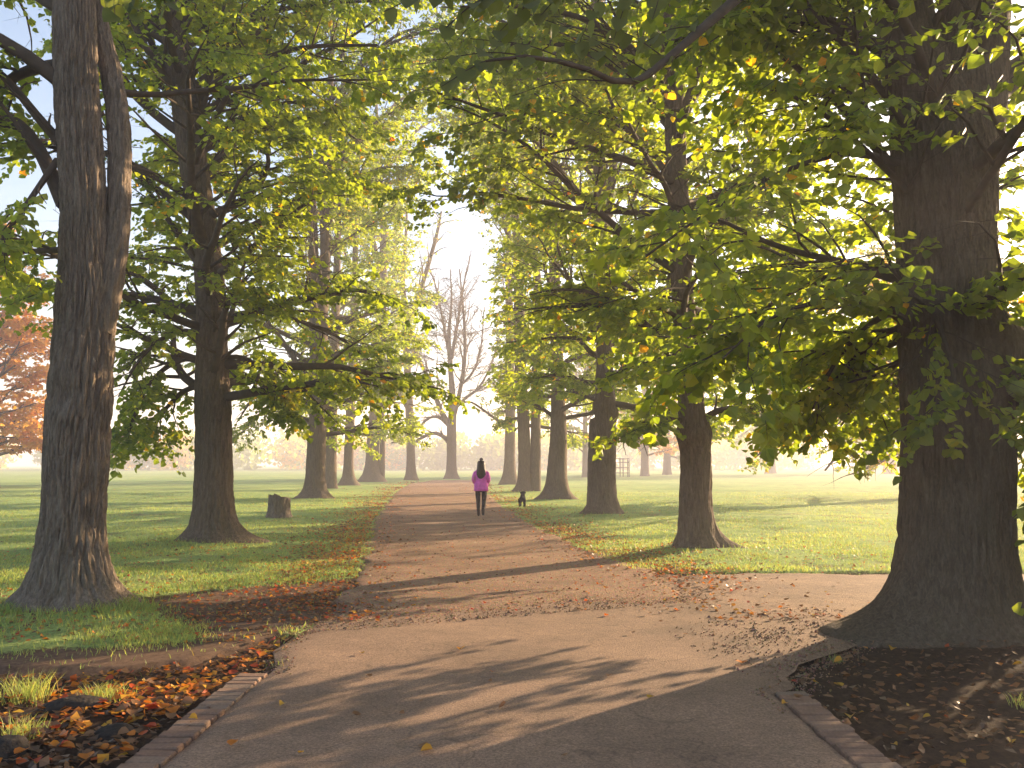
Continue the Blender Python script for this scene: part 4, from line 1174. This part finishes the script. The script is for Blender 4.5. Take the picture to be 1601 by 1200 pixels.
def grass():
    r = np.random.default_rng(9)
    N = 420000
    y = 1 / (1 / 6.5 - r.random(N) * (1 / 6.5 - 1 / 48.0))
    x = (r.random(N) * 2 - 1) * (y * .70 + 1.0)
    z = zones(x + r.normal(0, .16, N), y + r.normal(0, .16, N))
    dens = fbm(x * 1.2, y * 1.2, 5.0)
    k = z['grass'] & (r.random(N) < np.clip((dens - .22) * 3.0, .12, 1))
    worn = fbm(x * .55, y * .55, 21.0)
    k &= ~((worn > .60) & (r.random(N) < .7))
    k |= z['dirt'] & (r.random(N) < .012)
    x, y = x[k], y[k]
    N = len(x)
    pos = np.stack([x, y, height(x, y) - .005], -1)
    tall = np.exp(-((near_tree(x, y) - .75) / .35) ** 2)
    h = r.uniform(.025, .06, N) * (1 + 1.0 * tall * r.random(N)) * (1 + y * .012)
    w = .0035 * (1 + y * .14)
    c = np.clip(r.normal(.45, .2, N) + (fbm(x * .4, y * .4, 4.) - .5) * .9, 0, 1)
    a = (r.random(N) < .12) * 1.0
    V, Q, T, cc = blades(pos, h, w, .6, r, np.stack([c, a, c], -1))
    far = y > 13
    k5 = np.arange(N) * 5
    T = np.concatenate([T, np.stack([k5[far], k5[far] + 1, k5[far] + 4], -1)])
    Q, T = Q[~far], np.concatenate([T[:N][~far], T[N:]])
    cl3 = np.stack([c, a, c], -1)
    cc = np.concatenate([cl3[~far], cl3[~far], cl3[far]])
    o = link('grass', new_mesh('grass', V, Q, T, False, {'leaf': ('FACE', cc)}), M['blade'])
    tag(o, 'short meadow grass on both sides of the avenue', 'grass', None, 'stuff')
    for (px, py, n, H, lab) in ((42, 1082, 260, .22, 'tall bright grass tuft beside the worn earth near the huge pale trunk'),
                                (165, 1082, 200, .15, 'grass tuft among orange leaves above the long dark rock'),
                                (34, 1142, 190, .15, 'lowest grass tuft in the dark leaf litter'),
                                (1595, 1078, 60, .12, 'lone bright grass tuft at the foot of the dark forked trunk'),
                                (1306, 1022, 40, .09, 'tiny bright grass tuft at the rim of the worn tarmac')):
        g = gp(px, py)
        P = np.zeros((n, 3))
        q = r.normal(0, .075 * (n / 200) ** .5, (n, 2))
        P[:, :2] = np.clip(q, -.16, .16)
        V, Q, T, cc = blades(P, r.uniform(.4, 1, n) * H, np.full(n, .006), .55, r, np.stack([np.clip(r.normal(.7, .2, n), 0, 1), (r.random(n) < .08) * 1.0, np.zeros(n)], -1))
        o = link('grass_tuft', new_mesh('grass_tuft', V, Q, T, False, {'leaf': ('FACE', cc)}), M['blade'], None, (g[0], g[1], float(height(g[:1], g[1:2])[0]) - .01))
        tag(o, lab, 'grass')
grass()

# ------------------------------------------------------------------ fallen leaves
M['litter'] = leaf_mat('fallen_leaf', [(0, (.06, .035, .02)), (.45, (.15, .08, .04)), (.8, (.24, .12, .05)), (1, (.20, .15, .10))],
                       [(0, (.50, .30, .03)), (.4, (.52, .20, .02)), (.8, (.45, .09, .015)), (1, (.40, .05, .02))], .3, (1.4, 1.2, 1.0))

def litter():
    r = np.random.default_rng(12)
    XS, YS, SZ, CR, AU = [], [], [], [], []
    def put(x, y, s, c, a):
        XS.append(x); YS.append(y); SZ.append(s); CR.append(c); AU.append(a)
    # lower left litter
    n = 9000
    x, y = r.uniform(-6, -1.9, n), r.uniform(3.2, 8.2, n)
    z = zones(x, y); k = z['lit'] & ~((x > -2.16) & (y < 6.55) & (r.random(n) < .93))
    x, y = x[k], y[k]; n = len(x)
    ppx, ppy = project(np.stack([x, y, 0 * x], -1))
    hot = np.exp(-(((ppx - 200) / 130) ** 2 + ((ppy - 1075) / 22) ** 2)) + np.exp(-(((ppx - 160) / 90) ** 2 + ((ppy - 1125) / 20) ** 2)) + .8 * np.exp(-(((ppx - 340) / 90) ** 2 + ((ppy - 1035 + (ppx - 340) * .3) / 22) ** 2))
    au = (r.random(n) < .08 + .8 * np.clip(hot, 0, 1)) * 1.0
    put(x, y, r.uniform(.025, .09, n), np.clip(r.normal(.4, .28, n), 0, 1), au)
    # lower right mulch
    n = 3600
    x, y = r.uniform(1.9, 8, n), r.uniform(3.2, 8.8, n)
    k = zones(x, y)['lit'] & ~((x < 2.1) & (y < 5.5)); x, y = x[k], y[k]; n = len(x)
    put(x, y, r.uniform(.03, .08, n), np.clip(r.normal(.45, .3, n), 0, 1), (r.random(n) < .03) * 1.0)
    # drifts along the path rims and dirt
    for side in (0, 1):
        n = 15000
        y = 1 / (1 / 8.5 - r.random(n) * (1 / 8.5 - 1 / 80.))
        l, rr = path_edges(y)
        e = (l, rr)[side]
        off = np.abs(r.normal(0, .55, n)) * (1 if side else -1) - (r.random(n) < .3) * np.abs(r.normal(0, .35, n)) * (1 if side else -1)
        x = e + off * (1 + y * .012)
        keep = (r.random(n) < np.clip((fbm(x * .9, y * .5, 2.) - .25) * 2.5, .1, 1))
        keep &= ~(zones(x, y)['side'] & (r.random(n) < .8))
        x, y = x[keep], y[keep]; n = len(x)
        put(x, y, r.uniform(.03, .06, n) * (1 + y * .02), np.clip(r.normal(.6, .25, n), 0, 1), (r.random(n) < .42) * 1.0)
    # dirt tracks and grass under the trees
    n = 16000
    y = 1 / (1 / 7.5 - r.random(n) * (1 / 7.5 - 1 / 70.)); x = (r.random(n) * 2 - 1) * (y * .68 + .5)
    z = zones(x, y)
    k = (z['dirt'] & (r.random(n) < .8)) | (z['grass'] & (r.random(n) < np.clip(1.1 - near_tree(x, y) / 5, .05, .9)))
    x, y = x[k], y[k]; n = len(x)
    put(x, y, r.uniform(.03, .06, n) * (1 + y * .02), np.clip(r.normal(.6, .25, n), 0, 1), (r.random(n) < .4) * 1.0)
    # thin scatter on the gravel
    n = 2600
    y = 1 / (1 / 9.0 - r.random(n) * (1 / 9.0 - 1 / 75.)); l, rr = path_edges(y)
    x = l + (rr - l) * r.beta(.55, .55, n)
    put(x, y, r.uniform(.02, .045, n) * (1 + y * .015), np.clip(r.normal(.6, .3, n), 0, 1), (r.random(n) < .3) * 1.0)
    x, y, s = np.concatenate(XS), np.concatenate(YS), np.concatenate(SZ)
    cr, au = np.concatenate(CR), np.concatenate(AU)
    z = zones(x, y)
    h = height(x, y)
    h = np.where(z['path'] | z['side'], .022, h + .008 + z['lit'] * r.random(len(x)) * .03)
    N = len(x)
    a = r.uniform(0, 2 * np.pi, N)
    ax = np.stack([np.cos(a), np.sin(a), r.normal(0, .25, N)], -1)
    nr = np.array([0, 0, 1.]) + r.normal(0, .35, (N, 3))
    me = leaves_mesh('leaf_litter', np.stack([x, y, h], -1), ax, nr, s, np.stack([cr, au, cr], -1), 'dia')
    tag(link('leaf_litter', me, M['litter']), 'drifts of fallen leaves along the path edges and under the trees', 'leaf litter', None, 'stuff')
litter()

def grit():
    r = np.random.default_rng(77)
    X, Y = [], []
    n = 3500
    y = r.uniform(4.2, 9.4, n); x = np.interp(y, AP_Y, AP_R) + r.normal(0, .10, n) + .03
    k = y > 5.4; X.append(x[k]); Y.append(y[k])
    y = r.uniform(6.3, 9.2, 1600); X.append(np.interp(y, [6.7, 7.3, 9.6], [-1.9, -2.1, -2.0]) + r.normal(0, .09, 1600)); Y.append(y)
    x = r.uniform(-2, 2.4, 2600); X.append(x); Y.append(8.9 + .45 * x + np.abs(r.normal(0, .5, 2600)) - .15)
    n = 2400
    p = P_WORN[r.integers(0, len(P_WORN), n)] * .5 + P_WORN[r.integers(0, len(P_WORN), n)] * .5 + r.normal(0, .15, (n, 2)); X.append(p[:, 0]); Y.append(p[:, 1])
    x, y = np.concatenate(X), np.concatenate(Y)
    k = r.random(len(x)) < .7; x, y = x[k], y[k]
    N = len(x)
    z = zones(x, y)
    h = np.where(z['path'] | z['side'], .006, np.maximum(height(x, y), -.05))
    s = r.uniform(.003, .011, N) * (1 + (r.random(N) < .03) * 1.5)
    o8 = np.array([(1, 0, 0), (0, 1, 0), (-1, 0, 0), (0, -1, 0), (0, 0, .8), (0, 0, -.8)])
    f8 = np.array([(0, 1, 4), (1, 2, 4), (2, 3, 4), (3, 0, 4), (1, 0, 5), (2, 1, 5), (3, 2, 5), (0, 3, 5)])
    V = np.stack([x, y, h], -1)[:, None] + (o8[None] * r.uniform(.6, 1.4, (N, 6, 1)) + r.normal(0, .15, (N, 6, 3))) * s[:, None, None]
    F = (f8[None] + (np.arange(N) * 6)[:, None, None]).reshape(-1, 3)
    o = link('gravel', new_mesh('gravel', V.reshape(-1, 3), None, F, False), M['gravel'])
    tag(o, 'loose grit along the crumbling rims of the tarmac', 'gravel', None, 'stuff')
grit()

def single_leaves():
    r = np.random.default_rng(31)
    kinds = {'yellow': (.0, .15), 'orange': (.4, .6), 'red': (.8, 1.0), 'brown': None}
    meshes = {}
    for kd, rg in kinds.items():
        for v in range(4):
            T = HEART.copy()
            T[:, 2] = T[:, 2] * r.uniform(.5, 2.4) + (T[:, 1] - .5) ** 2 * r.uniform(-.2, .7)
            T[:, 0] *= r.uniform(.8, 1.1)
            T[:, 1] -= .5
            cval = r.uniform(*rg) if rg else r.uniform(.4, .9)
            col = np.repeat([[cval, 1.0 if rg else 0.0, 0]], 4, 0)
            me = new_mesh('fallen_leaf', T, HEART_Q, None, True, {'leaf': ('FACE', col)})
            me.materials.append(M['litter'])
            meshes[kd, v] = me
    def put(x, y, z, s, kd, lab, grp):
        o = link('fallen_leaf', meshes[kd, int(r.integers(4))], None, None, (x, y, z))
        o.scale = (s, s, s)
        o.rotation_euler = (r.normal(0, .18), r.normal(0, .18), r.uniform(0, 6.28))
        tag(o, lab, 'leaf', grp)
    def lm(px, py, marks):
        return min(marks, key=lambda m: (px - m[0]) ** 2 + ((py - m[1]) * 2) ** 2)[2]
    LM_L = [(42, 1075, 'around the tall bright grass tuft'), (165, 1075, 'around the tuft above the long dark rock'), (118, 1105, 'around the long dark rock'), (178, 1145, 'around the small dark rock'),
            (34, 1150, 'around the lowest grass tuft'), (250, 1120, 'against the middle of the brick edging'), (370, 1030, 'at the far end of the brick edging'), (150, 1185, 'at the near end of the brick edging')]
    LM_R = [(1300, 1022, 'near the tiny tuft at the tarmac rim'), (1330, 1110, 'close to the brick edging'), (1470, 1040, 'right at the foot of the dark forked trunk'), (1590, 1085, 'around the lone tuft beside the dark trunk'), (1540, 1180, 'close to the timber edging board')]
    LM_T = [(1200, 930, 'on the side path'), (1100, 985, 'where the side path joins the tarmac'), (600, 960, 'where the tarmac meets the gravel'), (520, 1120, 'on the tarmac nearer the brick edging with litter'), (800, 1060, 'in the middle of the tarmac'), (1000, 1160, 'on the tarmac inside the big trunk shadow')]
    spec = [(667, 1178, .075, 'yellow', 'bright yellow leaf on the tarmac at the bottom edge'), (365, 1167, .07, 'orange', 'orange leaf on shaded tarmac near the brick edging'),
            (441, 1105, .07, 'yellow', 'yellow leaf on tarmac in line with the end of the bricks'), (302, 1127, .06, 'yellow', 'yellow leaf caught on the brick edging'),
            (575, 961, .09, 'orange', 'orange leaf where gravel meets tarmac'), (720, 1018, .08, 'yellow', 'curled yellow leaf on sunlit tarmac mid path'),
            (1018, 1094, .06, 'yellow', 'small yellow leaf at the rim of the big trunk shadow'), (1226, 1104, .05, 'yellow', 'yellow speck of a leaf inside the big trunk shadow'),
            (1250, 1095, .07, 'brown', 'brown leaf inside the big trunk shadow'), (565, 1024, .05, 'yellow', 'small yellow leaf beyond the finger shadows'),
            (770, 1054, .06, 'orange', 'orange-brown leaf in the middle of the sunlit tarmac'), (1160, 1040, .10, 'orange', 'orange leaf beside the broken rim of the tarmac'),
            (657, 1101, .06, 'brown', 'curled brown leaf at the tip of a finger shadow'), (1295, 932, .06, 'red', 'red leaf lying on the side path')]
    for (px, py, s, kd, lab) in spec:
        g = gp(px, py)
        put(g[0], g[1], .022, s * .95, kd, lab, None)
    for k in range(46):
        px, py = r.uniform(980, 1330), r.uniform(905, 1000)
        if k > 30: px, py = r.uniform(430, 1100), r.uniform(945, 1190)
        g = gp(px, py)
        q = ['brown', 'brown', 'yellow', 'brown'][k % 4]
        put(g[0], g[1], .02, r.uniform(.035, .065), q, 'small %s fallen leaf %s' % (q, lm(px, py, LM_T)), 'single leaves scattered on the tarmac')
    n = 0
    while n < 130:
        px, py = r.uniform(0, 440), r.uniform(1000, 1190)
        g = gp(px, py)
        if not zones(g[:1], g[1:2])['lit'][0] or (abs(g[0]) < 2.16 and g[1] < 6.55): continue
        q = ['orange', 'red', 'brown', 'orange', 'brown'][n % 5]
        put(g[0], g[1], float(height(g[:1], g[1:2])[0]) + .035, r.uniform(.05, .085), q, '%s leaf in the litter %s' % (q, lm(px, py, LM_L)), 'fallen leaves in the litter by the rocks')
        n += 1
    n = 0
    while n < 100:
        px, py = r.uniform(1240, 1600), r.uniform(1000, 1190)
        g = gp(px, py)
        if not zones(g[:1], g[1:2])['lit'][0] or (abs(g[0]) < 2.16 and g[1] < 6.55): continue
        q = 'yellow' if n % 9 == 4 else 'brown'
        put(g[0], g[1], float(height(g[:1], g[1:2])[0]) + .035, r.uniform(.04, .08), q, '%s leaf in the mulch %s' % (q, lm(px, py, LM_R)), 'fallen leaves in the mulch under the dark tree')
        n += 1
single_leaves()

# ------------------------------------------------------------------ boughs hanging close overhead, each big leaf a part of its own
def near_bough(parent_obj, pts, shoots, seed, per):
    r = np.random.default_rng(seed)
    base = np.array(parent_obj.location)
    C = np.array([(*at(px, py, Y), .5 * w * Y / FPX) for (px, py, Y, w) in pts])
    mb = MB()
    Cs = catmull(C, 24)
    V, Q, T = tube(Cs[:, :3], Cs[:, 3], 7); mb.add(V, Q, T)
    spots = []
    for (k, ppx, ppy, dY, n) in shoots:
        s = Cs[int(k * 23)]
        e = at(ppx, ppy, s[1] + dY)
        P = catmull(np.array([s[:3], (s[:3] + e) / 2 + np.array([0, 0, .05]), e]), 10)
        V, Q, T = tube(P, np.linspace(.005, .002, 10), 5); mb.add(V, Q, T)
        for j in range(n):
            t = (j + .6) / n
            spots.append((P[int(t * 9)], unit(e - s[:3]), 1 if j % 2 else -1))
    limb = mb.build('bough', M['twig'], parent_obj, True, base)
    meshes = []
    for v in range(6):
        c = np.repeat([[r.uniform(.2, .8), 0, 0]], 4, 0)
        T = HEART.copy(); T[:, 2] *= r.uniform(.5, 1.6); T[:, 0] *= r.uniform(.9, 1.1)
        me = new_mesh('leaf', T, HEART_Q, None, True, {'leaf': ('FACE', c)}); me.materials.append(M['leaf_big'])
        meshes.append(me)
    for (p, d, s) in spots:
        o = link('leaf', meshes[int(r.integers(6))], None, limb)
        side = unit(np.cross(d, [0, 0, 1]))
        ax = Vector(unit(d * .4 + side * s * r.uniform(.3, 1.0) + np.array([0, 0, -r.uniform(.4, 1.2)]) + r.normal(0, .15, 3)))
        nn = Vector(unit(np.array([0, -1.0, .75]) + r.normal(0, .4, 3)))
        sd = ax.cross(nn).normalized(); nn = sd.cross(ax)
        sz = r.uniform(.075, .115)
        Mx = Matrix((sd, ax, nn)).transposed().to_4x4()
        o.matrix_local = Matrix.Translation(Vector(p - base)) @ Mx @ Matrix.Diagonal((sz, sz, sz, 1))

r1 = [o for o in bpy.data.objects if o.get('label', '').startswith('huge dark forked')][0]
l1 = [o for o in bpy.data.objects if o.get('label', '').startswith('huge pale')][0]
near_bough(r1, [(1440, -260, 7.0, 30), (1250, -90, 6.2, 22), (1080, 60, 5.3, 15), (990, 128, 4.8, 11), (910, 105, 4.3, 9), (830, 88, 4.0, 7), (760, 95, 3.8, 4)],
           [(.98, 690, 135, -.2, 9), (.95, 670, 95, .1, 8), (.9, 735, 60, 0, 8), (.85, 800, 150, .2, 0), (.8, 880, 60, -.1, 8), (.75, 820, 20, .1, 9), (.7, 930, 40, -.2, 9), (.62, 1000, 70, -.3, 8), (.55, 960, 10, .1, 9)], 41, 8)
near_bough(r1, [(1420, -300, 7.0, 26), (1200, -180, 5.6, 18), (1000, -70, 4.6, 12), (860, -20, 4.0, 8), (740, -10, 3.6, 6), (640, -30, 3.5, 4)],
           [(.98, 600, 18, .1, 6), (.95, 690, 50, -.1, 9), (.9, 720, 20, .1, 9), (.85, 770, 60, .0, 9), (.8, 840, 30, -.1, 9), (.75, 900, 80, .2, 8), (.7, 960, 60, .1, 8), (.65, 1020, 30, -.2, 8), (.6, 1040, -10, -.2, 8)], 42, 8)
near_bough(l1, [(110, -500, 8.3, 26), (130, -300, 6.5, 16), (160, -120, 5.0, 10), (200, -40, 4.4, 6), (240, -20, 4.2, 4)],
           [(.9, 180, 35, -.1, 8), (.95, 215, 30, .1, 8), (.85, 165, 10, 0, 7), (1, 262, 15, .1, 7)], 43, 8)

# ------------------------------------------------------------------ morning haze
hz = box_mesh('haze', 2 * 700, 900, 39, 0.001)
hm, nt, b, out = mat_new('haze')
nt.nodes.remove(b)
pv = nt.nodes.new('ShaderNodeVolumePrincipled')
pv.inputs['Color'].default_value = (0.93, 0.88, 1.0, 1)
pv.inputs['Density'].default_value = 0.0026
pv.inputs['Anisotropy'].default_value = 0.32
nt.links.new(pv.outputs[0], out.inputs['Volume'])
ho = link('haze', hz, hm, None, (0, 420, 18))
tag(ho, 'thin morning mist hanging over the park', 'mist', None, 'stuff')
